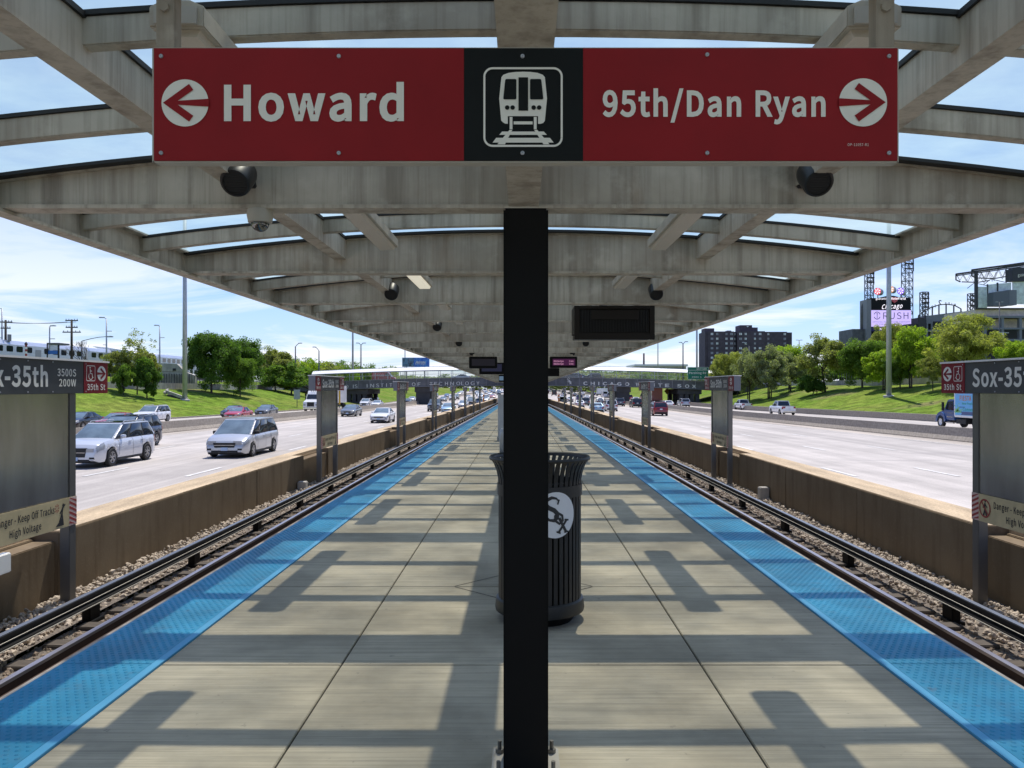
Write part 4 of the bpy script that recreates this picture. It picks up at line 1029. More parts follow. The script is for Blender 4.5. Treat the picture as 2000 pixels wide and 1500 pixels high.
def car_parts(kind):
    """-> list of (part name, MB, material key, parent part or None); forward is +y, origin on the road"""
    S_ = SPEC[kind]; L, W_, H, r, ax = S_['L'], S_['W'], S_['H'], S_['r'], S_['ax']; top = S_['top']; belt = S_['belt']; cr, rr, rf, cf = S_['cab']
    Ra = r+0.055; out = []
    def hw(y):
        t = abs(y)/(L/2); return W_/2*(1-0.16*clamp((t-0.80)/0.2)**1.7-0.02*clamp(t/0.8))
    def ring(y):
        zt = lerp_prof(top, y); zb = S_['clear']+0.10*clamp((abs(y)/(L/2)-0.9)/0.1)
        for a in ax:
            if abs(y-a) < Ra: zb = max(zb, min(r+math.sqrt(Ra*Ra-(y-a)**2), zt-0.10))
        w = hw(y); zm = max(zb+0.02, min(0.60*zt+0.08, zt-0.07)); q = min(zb+0.14, (zb+zm)/2)
        return [(w*0.93,zb),(w*0.985,q),(w,zm),(w*0.985,zm+(zt-zm)*0.62),(w*0.925,zt-0.022),(w*0.80,zt),(w*0.4,zt+0.018),(0,zt+0.024)]
    ys = sorted(set([round(v,3) for v in np.arange(-L/2, L/2+0.001, 0.07)]+[q[0] for q in top if abs(q[0]) <= L/2]+[L/2,-L/2]+[a+d*Ra*0.999 for a in ax for d in (-1,1)]))
    mb = MB(); n = 15
    for y in ys:
        h = ring(y); full = [(-x, z) for x, z in h[:-1]]+[(0,h[-1][1])]+[(x, z) for x, z in h[:-1][::-1]]
        mb.v += [(x, y, z) for x, z in full]
    for i in range(len(ys)-1):
        for j in range(n-1): mb.f.append((i*n+j, i*n+j+1, (i+1)*n+j+1, (i+1)*n+j)); mb.m.append(0)
        mb.f.append((i*n+n-1, i*n, (i+1)*n, (i+1)*n+n-1)); mb.m.append(0)
    mb.f.append(tuple(range(n))); mb.m.append(0); e = (len(ys)-1)*n; mb.f.append(tuple(e+j for j in range(n))[::-1]); mb.m.append(0)
    out.append(('body', mb, 'paint', None, 'body'))
    mb = MB(); mb.box(-W_*0.40, W_*0.40, -L/2+0.12, L/2-0.14, S_['clear']-0.02, 0.62); out.append(('underbody', mb, m_dark, None, ''))
    # cabin shell
    bw = W_/2*0.915; rw = W_/2*0.70 if kind == 'sedan' else W_/2*0.77
    C = [(-bw,cr,belt),(bw,cr,belt),(bw,cf,belt),(-bw,cf,belt),(-rw,rr,H-0.03),(rw,rr,H-0.03),(rw,rf,H-0.03),(-rw,rf,H-0.03)]
    mb = MB(); mb.add(C, [(0,3,2,1),(0,1,5,4),(1,2,6,5),(2,3,7,6),(3,0,4,7)])
    ny = 5; b = len(mb.v); nx = 5
    for i in range(ny):
        for j in range(nx):
            u, v = i/(ny-1), j/(nx-1); x = -rw+2*rw*v; mb.v.append((x, rr+(rf-rr)*u, H-0.03+0.03*math.sin(math.pi*v)**.6*(0.35+0.65*math.sin(math.pi*u)**.7) if 0 < v < 1 else H-0.03))
    for i in range(ny-1):
        for j in range(nx-1): mb.f.append((b+i*nx+j, b+i*nx+j+1, b+(i+1)*nx+j+1, b+(i+1)*nx+j)); mb.m.append(0)
    out.append(('roof', mb, 'paint', None, 'bevel'))
    V = [Vector(c) for c in C]
    def quad(p00, p10, p11, p01, a0, a1, b0, b1, off, mbx, bulge=0.045):
        def P(a, b): return (p00*(1-a)*(1-b)+p10*a*(1-b)+p11*a*b+p01*(1-a)*b)
        nrm = (p10-p00).cross(p01-p00).normalized(); cen = (p00+p11)/2
        if nrm.dot(cen-Vector((0,(cr+cf)/2,1.2))) < 0: nrm = -nrm
        N_ = 5; vs = []                      # slightly bulged panes, so reflections run across them
        for i in range(N_+1):
            for j in range(N_+1):
                u, w = i/N_, j/N_; vs.append(P(a0+(a1-a0)*u, b0+(b1-b0)*w)+nrm*(off+bulge*math.sin(math.pi*u)*math.sin(math.pi*w)))
        mbx.add(vs, [(i*(N_+1)+j, (i+1)*(N_+1)+j, (i+1)*(N_+1)+j+1, i*(N_+1)+j+1) for i in range(N_) for j in range(N_)])
    mb = MB(); quad(V[3],V[2],V[6],V[7],0.045,0.955,0.03,0.93,0.014,mb); out.append(('windshield', mb, m_glassl, None, 'smooth'))
    mb = MB(); quad(V[0],V[1],V[5],V[4],0.07,0.93,0.08,0.90,0.014,mb); out.append(('rear_window', mb, m_glassd, None, 'smooth'))
    pill = dict(sedan=(0.10,0.43,0.48,0.86), suv=(0.06,0.30,0.335,0.66,0.70,0.955), minivan=(0.05,0.40,0.43,0.72,0.745,0.965), pickup=(0.10,0.48,0.53,0.90))[kind]
    for s in (1, -1):
        p0, p1, p2, p3 = (V[1],V[2],V[6],V[5]) if s > 0 else (V[0],V[3],V[7],V[4])
        mb = MB(); quad(p0,p1,p2,p3,pill[0]-0.012,pill[-1]+0.012,0.05,0.93,0.007,mb,0.0); out.append(('window_trim', mb, m_dark, None, ''))
        for i in range(0, len(pill), 2):
            mb = MB(); quad(p0,p1,p2,p3,pill[i],pill[i+1],0.09,0.90,0.012,mb); out.append(('side_window', mb, m_glassd, None, 'smooth'))
    # patches lying on the body skin
    def patch(mbx, y0, y1, i0, i1, off, s, k=6):
        vs = []; rows_ = []
        for a in range(k+1):
            y = y0+(y1-y0)*a/k; h = ring(y)
            for f in range(5):
                t = i0+(i1-i0)*f/4; j = int(min(t, 6.999)); u = t-j; x = h[j][0]*(1-u)+h[j+1][0]*u; z = h[j][1]*(1-u)+h[j+1][1]*u
                mbx.v.append((s*(x+off), y+(off if y > 0 else -off), z+off*0.4)); rows_.append(0)
        b = len(mbx.v)-(k+1)*5
        for a in range(k):
            for f in range(4): mbx.f.append((b+a*5+f, b+a*5+f+1, b+a*5+6+f, b+a*5+5+f)); mbx.m.append(0)
    for s in (1, -1):
        mb = MB(); patch(mb, L/2-0.52, L/2-0.10, 2.25, 3.9, 0.012, s); zf_ = ring(L/2-0.1)
        mb.box(s*hw(L/2)*0.50, s*hw(L/2)*0.95, L/2-0.06, L/2+0.008, lerp_prof(top,L/2)-0.02 if kind == 'sedan' else 0.66, lerp_prof(top,L/2-0.05)+0.0 if kind == 'sedan' else 0.80)
        out.append(('headlight', mb, m_lamp, None, ''))
        mb = MB(); patch(mb, -L/2+0.30, -L/2+0.03, 2.1, 3.9, 0.012, s)
        zt0 = lerp_prof(top,-L/2+0.03); mb.box(s*hw(L/2)*0.68, s*hw(L/2)*0.98, -L/2-0.008, -L/2+0.05, zt0-0.26, zt0-0.05)
        out.append(('taillight', mb, m_tail, None, ''))
        mb = MB(); x = bw+0.10; y = cf-0.62; mb.lathe([(0.001,-0.11),(0.075,-0.09),(0.088,0),(0.075,0.09),(0.001,0.11)], 10, (s*x,y,belt+0.10), 'x'); mb.box(s*(bw-0.06), s*x, y-0.03, y+0.03, belt+0.02, belt+0.07)
        out.append(('side_mirror', mb, m_dark if kind in ('minivan','pickup') else 'paint', None, 'smooth'))
        mb = MB()
        for yy in ((0.05,-1.0) if kind != 'pickup' else (0.30,-0.55)):
            h = ring(yy); mb.box(s*(h[3][0]-0.01), s*(h[3][0]+0.03), yy-0.10, yy+0.10, h[3][1]-0.03, h[3][1]+0.0)
        out.append(('door_handle', mb, 'paint', None, ''))
        for yy in ((0.92,-0.22,-1.05) if kind != 'pickup' else (1.2,0.25,-0.62)):
            mb = MB(); h = ring(yy)
            for j in range(1, 4):
                a, b2 = h[j], h[j+1]; mb.add([(s*(a[0]+.004),yy-.008,a[1]),(s*(a[0]+.004),yy+.008,a[1]),(s*(b2[0]+.004),yy+.008,b2[1]),(s*(b2[0]+.004),yy-.008,b2[1])], [(0,1,2,3)])
            out.append(('door_seam', mb, m_dark, None, ''))
    gz = dict(sedan=(.50,.66,.46),suv=(.46,.82,.50),minivan=(.50,.72,.52),pickup=(.62,1.0,.62))[kind]
    mb = MB(); f_ = L/2; mb.add([(-gz[2]*.86,f_+.016,gz[0]),(gz[2]*.86,f_+.016,gz[0]),(gz[2],f_+.012,gz[1]),(-gz[2],f_+.012,gz[1]),(-gz[2]*.86,f_-.1,gz[0]),(gz[2]*.86,f_-.1,gz[0]),(gz[2],f_-.1,gz[1]),(-gz[2],f_-.1,gz[1])], [(0,1,2,3),(4,7,6,5),(0,4,5,1),(1,5,6,2),(2,6,7,3),(3,7,4,0)]); out.append(('grille', mb, m_dark, None, ''))
    mb = MB(); mb.box(-gz[2]*.9, gz[2]*.9, f_-.05, f_+.022, (gz[0]+gz[1])/2-.008, (gz[0]+gz[1])/2+.008); out.append(('grille_trim', mb, m_chrome, None, ''))
    mb = MB(); mb.box(-.60,.60,f_-.09,f_+.012,.27,.37); out.append(('lower_intake', mb, m_dark, None, ''))
    for s in (1,-1):
        mb = MB(); mb.box(s*.60, s*.80, f_-.18, f_+.004, .38, .46); out.append(('fog_lamp', mb, m_dark, None, ''))
    mb = MB(); mb.box(-.155,.155,f_-.02,f_+.03,gz[0]-.14,gz[0]+.01); out.append(('front_plate', mb, m_plate, None, ''))
    pz = 0.78 if kind == 'sedan' else 0.86
    mb = MB(); mb.box(-.155,.155,-f_-.02,-f_+.03,pz-.08,pz+.08); out.append(('rear_plate', mb, M('plate_pale',(0.6,0.63,0.66),0.5), None, ''))
    mb = MB(); mb.box(-W_*.40,W_*.40,-f_-.04 if kind == 'pickup' else -f_-.006,-f_+.12,S_['clear']+.08,S_['clear']+.26); out.append(('rear_bumper', mb, m_dark if kind != 'pickup' else m_chrome, None, ''))
    if kind == 'pickup':
        mb = MB(); zb_ = 1.248; mb.box(-W_*.37,W_*.37,-f_+.10,cr-.10,zb_-.02,zb_+.004); out.append(('load_bed', mb, m_dark, None, ''))
    if kind in ('suv',):
        mb = MB()
        for s in (1,-1): mb.tube([(s*rw*.93,rr+.15,H-.02),(s*rw*.93,rr+.25,H+.045),(s*rw*.93,rf-.2,H+.045),(s*rw*.93,rf-.1,H-.02)], .018, 6)
        out.append(('roof_rails', mb, m_galv, None, ''))
        mb = MB(); mb.box(-rw*.72,rw*.72,rf-1.5,rf-.12,H-.02,H+.006); out.append(('sunroof', mb, m_glassd, None, ''))
    for s in (1, -1):
        mb = MB(); y0_, y1_ = ax[0]+Ra+0.03, ax[1]-Ra-0.03; mb.box(s*(W_/2-0.10), s*(W_/2-0.022), y0_, y1_, S_['clear']-0.01, S_['clear']+0.085); out.append(('sill', mb, m_dark, None, ''))
    for a in ax:
        for s in (1, -1):
            x = s*(W_/2-0.115); o_ = s
            mb = MB(); mb.lathe([(r*.62,-.11),(r*.93,-.115),(r,-.075),(r,.075),(r*.93,.115),(r*.62,.11),(r*.62,-.11)], 26, (x,a,r), 'x'); w1 = ('wheel', mb, m_tyre, None, 'smooth')
            m2 = MB(); xo = x+o_*.075
            m2.lathe([(r*.63,o_*.035),(r*.58,o_*.03),(r*.56,0.0)], 26, (xo,a,r), 'x')
            m2.lathe([(r*.17,o_*.028),(.001,o_*.034)], 14, (xo,a,r), 'x')
            for k in range(5):
                t = 2*math.pi*k/5+0.3
                for d in (-0.13, 0.13):
                    c_, s_ = math.cos(t+d), math.sin(t+d); m2.beam((xo+o_*.02, a+c_*r*.12, r+s_*r*.12), (xo+o_*.02, a+math.cos(t+d*1.6)*r*.6, r+math.sin(t+d*1.6)*r*.6), .035, .03, up=(1,0,0))
            m3 = MB(); m3.lathe([(r*.60,-.0),(.001,0)], 20, (xo-o_*.03,a,r), 'x')
            out.append((w1[0], mb, m_tyre, None, 'smooth')); out.append(('rim', m2, m_rim, 'wheel', '')); out.append(('brake_disc', m3, m_dark, 'wheel', ''))
    return out
def semi_parts():
    out = []; W_ = 2.5
    mb = MB(); mb.prism([(-2.2,.55),(2.9,.55),(3.0,1.0),(2.9,1.55),(1.3,1.95),(0.75,2.75),(-2.2,2.75)], 'x', -1.2, 1.2); out.append(('body', mb, 'paint', None, 'bevel'))
    mb = MB(); mb.prism([(-2.2,2.75),(0.6,2.75),(0.05,3.35),(-1.2,3.92),(-2.2,3.95)], 'x', -1.16, 1.16); out.append(('roof', mb, 'paint', None, 'bevel'))
    mb = MB(); mb.add([(-1.08,1.32,2.02),(1.08,1.32,2.02),(1.02,.84,2.70),(-1.02,.84,2.70)], [(0,1,2,3)]); mb.v = [(x,y+.03,z+.02) for x,y,z in mb.v]; out.append(('windshield', mb, m_glassd, None, ''))
    for s in (1,-1):
        mb = MB(); mb.box(s*1.2,s*1.21,-.5,.75,1.95,2.6); out.append(('side_window', mb, m_glassd, None, ''))
        mb = MB(); mb.box(s*1.28,s*1.42,.9,1.0,1.7,2.4); out.append(('side_mirror', mb, m_dark, None, ''))
        mb = MB(); mb.box(s*.78,s*1.14,2.75,3.0,.95,1.25); out.append(('headlight', mb, m_lamp, None, ''))
    mb = MB(); mb.box(-.55,.55,2.9,3.03,.85,1.5); out.append(('grille', mb, m_dark, None, ''))
    mb = MB(); mb.box(-.6,.6,2.9,3.02,1.5,1.54); mb.box(-1.15,1.15,2.85,3.06,.42,.72); out.append(('bumper', mb, m_chrome, None, ''))
    mb = MB()
    for k in range(5): mb.box(-.6+.3*k-.05,-.6+.3*k+.05,.2,.3,3.2,3.3)
    out.append(('roof_lamps', mb, m_dark, None, ''))
    mb = MB(); mb.box(-1.27,1.27,-16.5,-2.9,1.15,4.1); out.append(('trailer', mb, 'paint', None, ''))
    for a in (2.0,-1.5,-3.6,-14.5,-15.7):
        for s in (1,-1):
            mb = MB(); r=.5; mb.lathe([(r*.6,-.15),(r,-.13),(r,.13),(r*.6,.15),(.001,.12)], 20, (s*1.05,a,r), 'x'); out.append(('wheel', mb, m_tyre, None, 'smooth'))
    mb = MB(); mb.box(-.8,.8,-16,2.5,.5,1.1); out.append(('underbody', mb, m_dark, None, ''))
    return out
def boxtruck_parts(kind):
    out = []
    mb = MB(); mb.prism([(1.35,.75),(2.55,.75),(2.55,1.35),(1.3,1.62),(1.15,1.62),(1.35,1.0)], 'x', -.95, .95); mb.prism([(-.15,.70),(1.5,.70),(1.5,1.62),(.95,2.42),(.75,2.5),(-.15,2.5)], 'x', -1.05, 1.05); out.append(('body', mb, 'paint', None, 'bevel'))
    for s in (1,-1):
        mb = MB(); pr = [(1.15,.62)]+[(1.95+.80*math.cos(R(t)), .55+.82*math.sin(R(t))) for t in range(165, -1, -15)]+[(2.75,.5),(2.55,.5)]+[(1.95+.56*math.cos(R(t)), .52+.56*math.sin(R(t))) for t in range(0, 181, 15)]
        mb.prism(pr, 'x', s*.62, s*1.12); out.append(('fender', mb, 'paint', None, 'smooth'))
        mb = MB(); mb.box(s*1.05,s*1.062,.05,.0,1.5,2.3); mb.v=[(s*1.062,.0,1.55),(s*1.062,1.25,1.6),(s*1.062,.88,2.3),(s*1.062,.0,2.35)]; mb.f=[(0,1,2,3)]; mb.m=[0]; out.append(('side_window', mb, m_glassd, None, ''))
        mb = MB(); mb.box(s*1.16,s*1.34,1.25,1.36,1.5,2.25); mb.box(s*1.02,s*1.2,1.28,1.33,1.7,1.76); out.append(('side_mirror', mb, m_dark, None, ''))
        mb = MB(); mb.box(s*.62,s*1.05,2.6,2.77,.75,1.0); out.append(('headlight', mb, m_lamp, None, ''))
        mb = MB(); mb.box(s*1.0,s*1.13,-.1,1.1,.42,.5); mb.box(s*1.06,s*1.072,0.1,1.0,.95,1.0); mb.box(s*1.06,s*1.072,.1,1.0,1.3,1.33); out.append(('cab_trim', mb, m_chrome, None, ''))
    mb = MB(); mb.add([(-.92,1.5,1.66),(.92,1.5,1.66),(.86,.98,2.38),(-.86,.98,2.38)], [(0,1,2,3)]); mb.v=[(x,y+.03,z+.02) for x,y,z in mb.v]; out.append(('windshield', mb, m_glassd, None, ''))
    mb = MB(); mb.box(-.5,.5,2.5,2.60,.8,1.3); out.append(('grille', mb, m_chrome, None, ''))
    mb = MB(); mb.box(-1.22,1.22,-5.4,-.35,1.0,3.35); out.append(('cargo_box', mb, PAINT['white'], None, 'bevel'))
    mb = MB(); mb.box(-.45,.45,-5.3,2.4,.5,.95); mb.box(-1.15,-.5,-2.0,-.6,.45,.85); mb.box(.5,1.15,-2.0,-.6,.45,.85); out.append(('underbody', mb, m_dark, None, ''))
    for a in (1.95,-3.3):
        for s in (1,-1):
            mb = MB(); r=.5; mb.lathe([(r*.6,-.14),(r,-.12),(r,.12),(r*.6,.14)], 24, (s*.98,a,r), 'x'); out.append(('wheel', mb, m_tyre, None, 'smooth'))
            m2 = MB(); m2.lathe([(r*.6,s*.12),(r*.5,s*.05),(r*.2,s*.02),(r*.18,s*.13),(.001,s*.14)], 20, (s*.98,a,r), 'x'); out.append(('rim', m2, PAINT['white'], 'wheel', 'smooth'))
    return out
def van_parts():
    out = []
    mb = MB(); mb.prism([(-3.0,.45),(2.6,.45),(2.75,.8),(2.6,1.25),(1.75,1.5),(1.05,2.45),(.8,2.6),(-3.0,2.6)], 'x', -1.0, 1.0); out.append(('body', mb, 'paint', None, 'bevel'))
    mb = MB(); mb.add([(-.85,1.78,1.55),(.85,1.78,1.55),(.78,1.12,2.4),(-.78,1.12,2.4)], [(0,1,2,3)]); mb.v=[(x,y+.03,z+.02) for x,y,z in mb.v]; out.append(('windshield', mb, m_glassd, None, ''))
    for s in (1,-1):
        mb = MB(); mb.v=[(s*1.008,.3,1.5),(s*1.008,1.55,1.5),(s*1.008,1.0,2.3),(s*1.008,.3,2.3)]; mb.f=[(0,1,2,3)]; mb.m=[0]; out.append(('side_window', mb, m_glassd, None, ''))
        mb = MB(); mb.box(s*.75,s*.95,-3.01,-2.95,.9,1.5); out.append(('taillight', mb, m_tail, None, ''))
        mb = MB(); mb.box(s*.6,s*.9,2.5,2.73,.85,1.1); out.append(('headlight', mb, m_lamp, None, ''))
    mb = MB(); mb.box(-.75,.75,-3.012,-2.98,1.5,2.3); out.append(('rear_window', mb, m_glassd, None, ''))
    for a in (1.8,-1.9):
        for s in (1,-1):
            mb = MB(); r=.36; mb.lathe([(.001,-.12),(r,-.11),(r,.11),(.001,.12)], 18, (s*.9,a,r), 'x'); out.append(('wheel', mb, m_tyre, None, 'smooth'))
    return out
PARTS = {k: car_parts(k) for k in SPEC}
PARTS['semi'] = semi_parts(); PARTS['boxtruck'] = boxtruck_parts(0); PARTS['van'] = van_parts()
DATA = {}; DATAM = {}
def veh(kind, color, label, pos, heading, name, cat, group=None, simple=False, scale=1.0):
    """heading 0 = driving away from the camera, pi = towards it"""
    loc = (pos[0], pos[1], pos[2])
    if simple:
        if kind not in DATAM:
            mats = []; mb = MB()
            for nm, q, mk, par, fl in PARTS[kind]:
                if nm in ('door_seam','brake_disc'): continue
                key = mk if mk != 'paint' else 'paint'
                if key not in mats: mats.append(key)
                mb.add(q.v, [], 0); b = len(mb.v)-len(q.v)
                for f in q.f: mb.f.append(tuple(b+i for i in f)); mb.m.append(mats.index(key))
            o = mb.build('tmp', [PAINT['white'] if k_ == 'paint' else k_ for k_ in mats], smooth=True, auto=35)
            DATAM[kind] = (o.data, mats.index('paint')); bpy.data.objects.remove(o)
        me, slot = DATAM[kind]
        o = bpy.data.objects.new(name, me); COL.objects.link(o); o.location = loc; o.rotation_euler = (0,0,heading); o.scale = (scale,)*3
        o.material_slots[slot].link = 'OBJECT'; o.material_slots[slot].material = PAINT[color]
        return tag(o, label, cat, group)
    root = thing(name, label, cat, loc, heading, group)
    if kind not in DATA:
        lst = []
        for nm, q, mk, par, fl in PARTS[kind]:
            o = q.build(nm, PAINT['white'] if mk == 'paint' else mk, None, smooth=fl in ('body','smooth','bevel'), bevel=0.05 if fl == 'bevel' else 0, auto=(45 if fl == 'body' else 40))
            lst.append((nm, o.data, mk, par)); bpy.data.objects.remove(o)
        DATA[kind] = lst
    last = {}
    for nm, me, mk, par in DATA[kind]:
        o = bpy.data.objects.new(nm, me); COL.objects.link(o); o.parent = last[par] if par else root
        if mk == 'paint': o.material_slots[0].link = 'OBJECT'; o.material_slots[0].material = PAINT[color]
        last[nm] = o
    root.scale = (scale,)*3
    return root
def road_at(x, y, s): return ((ZL if abs(x) > xb(y) else ZR)+0.004)-sag(y)
G1 = 'cars on the left express lanes'; G2 = 'cars on the left local lanes'; G3 = 'cars on the right express lanes'; G4 = 'cars on the right local lanes'
PI = math.pi
def put(kind, color, label, x, y, cat, group, name=None, simple=False, yaw=0.0, scale=1.0):
    nm = name or dict(sedan='sedan_car', suv='suv_car', minivan='minivan', pickup='pickup_truck', semi='semi_truck', boxtruck='box_truck', van='van')[kind]
    return veh(kind, color, label, (x, y, road_at(x, y, 1)), (PI if x < 0 else 0.0)+yaw, nm, cat, group, simple, scale)
put('suv','pearl','pearl white front-facing suv partly hidden by the close left pylon', -17.65, 32.8, 'car', G1)
put('suv','navy','dark navy suv just behind the pearl white suv', -21.6, 42.0, 'car', G1, yaw=0.0)
put('minivan','silver','silver minivan with blue front plate in the nearest moving lane', -13.55, 37.6, 'minivan', G1)
put('sedan','gray','dark grey sedan beyond the minivan, left of the white sedan', -21.1, 95.5, 'car', G1)
put('sedan','white','white sedan with chrome grille behind the second left pylon', -13.75, 76.4, 'car', G1)
put('sedan','black','black sedan at the far left edge above the pearl suv', -37.2, 65.0, 'car', G2)
put('sedan','red','red sedan half hidden behind the dark navy suv', -33.0, 63.0, 'car', G2)
put('suv','white','white suv on the local lanes below the grass bank', -38.2, 79.5, 'car', G2)
put('sedan','navy','dark blue sedan behind the red hatchback on the local lanes', -35.7, 95.5, 'car', G2)
put('sedan','red','red hatchback peeking above the roof of the silver minivan', -32.0, 87.0, 'car', G2)
put('sedan','gray','grey sedan alone on the local lanes below the dense bush', -33.8, 102.0, 'car', G2)
put('semi','white','white semi truck facing the camera beside the second left pylon', -33.2, 124.0, 'truck', G2)
put('suv','darkred','dark red suv seen from behind between the right pylons', 17.5, 98.5, 'car', G3)
put('suv','black','black suv seen from behind left of the dark red suv', 22.2, 149.0, 'car', G3)
put('suv','white','white suv seen from behind at the third right pylon', 14.0, 121.0, 'car', G3)
put('suv','gray','grey suv in front of the white suv on the right lanes', 20.4, 160.0, 'car', G3, simple=True)
put('sedan','skyblue','light blue sedan close along the right wall', 11.0, 112.0, 'car', G3)
put('sedan','white','white sedan farther along the right wall', 11.2, 148.0, 'car', G3)
put('sedan','black','black sedan ahead of the light blue sedan on the right', 17.6, 172.0, 'car', G3, simple=True)
put('pickup','white','large white pickup truck with dark rear window on the right local lanes', 36.0, 106.0, 'pickup truck', G4)
put('pickup','white','smaller white pickup truck ahead next to the second right pylon', 39.0, 135.0, 'pickup truck', G4, scale=0.95)
put('suv','silver','silver suv beside the right outer bridge pier', 33.8, 160.0, 'car', G4, simple=True)
put('sedan','white','white sedan just right of the dark red suv', 28.6, 150.0, 'car', G4, simple=True)
put('semi','darkred','dark red truck half hidden by the third right pylon', 32.5, 200.0, 'truck', G4, simple=True)
bt = put('boxtruck','blue','blue box truck with a bright pictured side by the close right pylon', 38.2, 66.0, 'truck', G4)
# picture and words on the truck box (left flank faces the camera)
bs = [c for c in bt.children if c.name.startswith('cargo_box')][0]
ff = lambda u, v: (-1.226, u, v); f2 = lambda u, v: (-1.230, u, v)
sky_b = M('truck_sky_blue', (0.13,0.42,0.72), 0.4)
mb = MB(); mb.flat([[(-5.2,1.18),(-.55,1.18),(-.55,2.98),(-5.2,2.98)]], ff); mb.build('side_picture', sky_b, bs, local=True)
mb = MB(); mb.flat([[(-5.3,3.0),(-.5,3.0),(-.5,3.24),(-5.3,3.24)]], ff); mb.flat([[(-5.2,1.22),(-1.4,1.22),(-1.55,1.36),(-1.4,1.5),(-5.2,1.5)]], f2); mb.build('side_stripe', PAINT['blue'], bs, local=True)
def side_text(s_, cap, u0, v, wd, mat_, nm='side_lettering'):
    vf = text2d(s_, cap, wd, 0.028); mb = MB(); mb.add([(-1.233, u0-u, v+w) for u, w in vf[0]], vf[1]); mb.build(nm, mat_, bs, local=True)
side_text('FIESTA PIÑATA', 0.42, -1.25, 2.42, 3.6, PAINT['orange']); side_text('New Products', 0.20, -1.6, 2.08, 2.0, M('truck_green',(0.03,0.33,0.25),0.5)); side_text('Coming soon', 0.1, -1.15, 1.83, .85, PAINT['blue']); side_text('Connect', 0.30, -1.7, 1.54, 1.7, M('truck_green',(0.03,0.33,0.25),0.5))
mb = MB(); q_ = np.random.default_rng(3)
for i in range(40):
    c0_, c1_ = -0.95+q_.normal()*0.22, 1.42+abs(q_.normal())*0.22; mb.flat([[(c0_-u+c0_*0, v) for u, v in circ(0, c1_, 0.07, n=7)]], f2 if i % 2 else (lambda u, v: (-1.2275-0.00005*i, u, v)))
mb.build('side_leaves', M('truck_leaf',(0.20,0.50,0.12),0.5), bs, local=True)
# traffic farther off
FAR = []
def far(kind, color, px, y, lane, lab, g):
    x = lane; put(kind, color, lab, x, y, 'car' if kind in ('sedan','suv') else ('van' if kind == 'van' else 'truck'), g, simple=True)
FL = [('pickup','gray',-13.4,120,'grey pickup facing the camera behind the fourth left pylon'),('sedan','skyblue',-10.3,109,'pale blue sedan close along the left wall behind the fifth left pylon'),('sedan','silver',-10.9,145,'silver sedan along the left wall right of the pale blue sedan'),
 ('suv','black',-10.8,166,'black suv along the left wall near the bridge'),('sedan','gray',-22.5,222,'grey sedan under the bridge right of the left solid pier'),('sedan','white',-10.0,182,'white sedan along the left wall directly under the bridge'),('suv','silver',-13.6,205,'silver suv coming out from under the bridge on the left'),
 ('suv','white',-32.5,161,'white suv by the left outer bridge pier'),('sedan','white',-29.2,156,'white sedan next to the white suv by the left outer pier'),('suv','black',-36.0,188,'black suv in the shade of the left outer bridge pier'),('sedan','black',-29.4,198,'black sedan left of the left solid pier'),
 ('sedan','gray',-10.2,226,'grey sedan beyond the bridge nearest the left wall'),('sedan','silver',-17.2,250,'silver sedan beyond the bridge in a middle left lane')]
for kd, cl_, x, y, lab in FL: far(kd, cl_, 0, y, x, lab, G1 if abs(x) < xb(y) else G2)
FRR = [('suv','gray',13.9,168,'grey suv half hidden behind the fourth right pylon'),('suv','white',10.6,196,'white suv along the right wall under the bridge'),('van','white',31.0,286,'white van beyond the bridge on the right local lanes'),('boxtruck','green',33.5,330,'green box truck far along the right local lanes'),('boxtruck','white',37.5,345,'white box truck far along the right local lanes'),
 ('sedan','silver',21.0,205,'silver sedan left of the right solid pier'),('suv','blue',17.5,232,'blue suv beyond the bridge on the right express lanes')]
for kd, cl_, x, y, lab in FRR: far(kd, cl_, 0, y, x, lab, G3 if abs(x) < xb(y) else G4)
q_ = np.random.default_rng(5); cols = ['white','silver','gray','black','white','silver','red','blue','navy','pearl','white']
lanes = {-1: [-10.1,-13.8,-17.5,-21.2,-29.0,-32.6], 1: [10.1,13.8,17.5,21.2,29.0,32.6]}
for s in (-1, 1):
    for i in range(34):
        y = 215+390*(i/33)**1.15+q_.uniform(-3,3); x = lanes[s][(i*5+int(q_.integers(0,2))) % 6]
        kd = ['sedan','suv','sedan','suv','van','sedan','pickup'][int(q_.integers(0,7))]; cl_ = cols[int(q_.integers(0,11))]
        far(kd, cl_, 0, y, x, 'distant vehicle in the far traffic beyond the bridge on the %s' % ('left' if s < 0 else 'right'), 'distant traffic beyond the bridge on the %s' % ('left' if s < 0 else 'right'))
# vehicles on the bridge
zb_ = lambda x: ZG1+0.02+crown(x)-0.45
v = veh('van','bus','red delivery van with white script crossing the bridge', (-33.6, YB+8, zb_(-33)-0.2), -PI/2, 'van', 'van', None, False, 1.0)
b_ = [c for c in v.children if c.name.startswith('body')][0]
vf = text2d('Coca-Cola', 0.62, 2.7, 0.01); mb = MB(); mb.add([(1.012, -2.7+u, 1.55+w+0.05*math.sin(u*2.2)) for u, w in vf[0]], vf[1]); mb.build('lettering', m_white, b_, local=True)
for kd, cl_, px, lab in (('suv','gray',1117,'grey suv on the bridge above the emblem'),('sedan','white',1133,'white sedan on the bridge between two dark cars'),('suv','black',1157,'black suv on the bridge right of the white sedan'),('sedan','white',900,'white sedan on the bridge above the left lettering')):
    x = (px-1018)*(YB+9)/1500; veh(kd, cl_, lab, (x, YB+9+(px%3), zb_(x)), PI/2, dict(sedan='sedan_car',suv='suv_car')[kd], 'car', 'cars crossing the bridge', True)
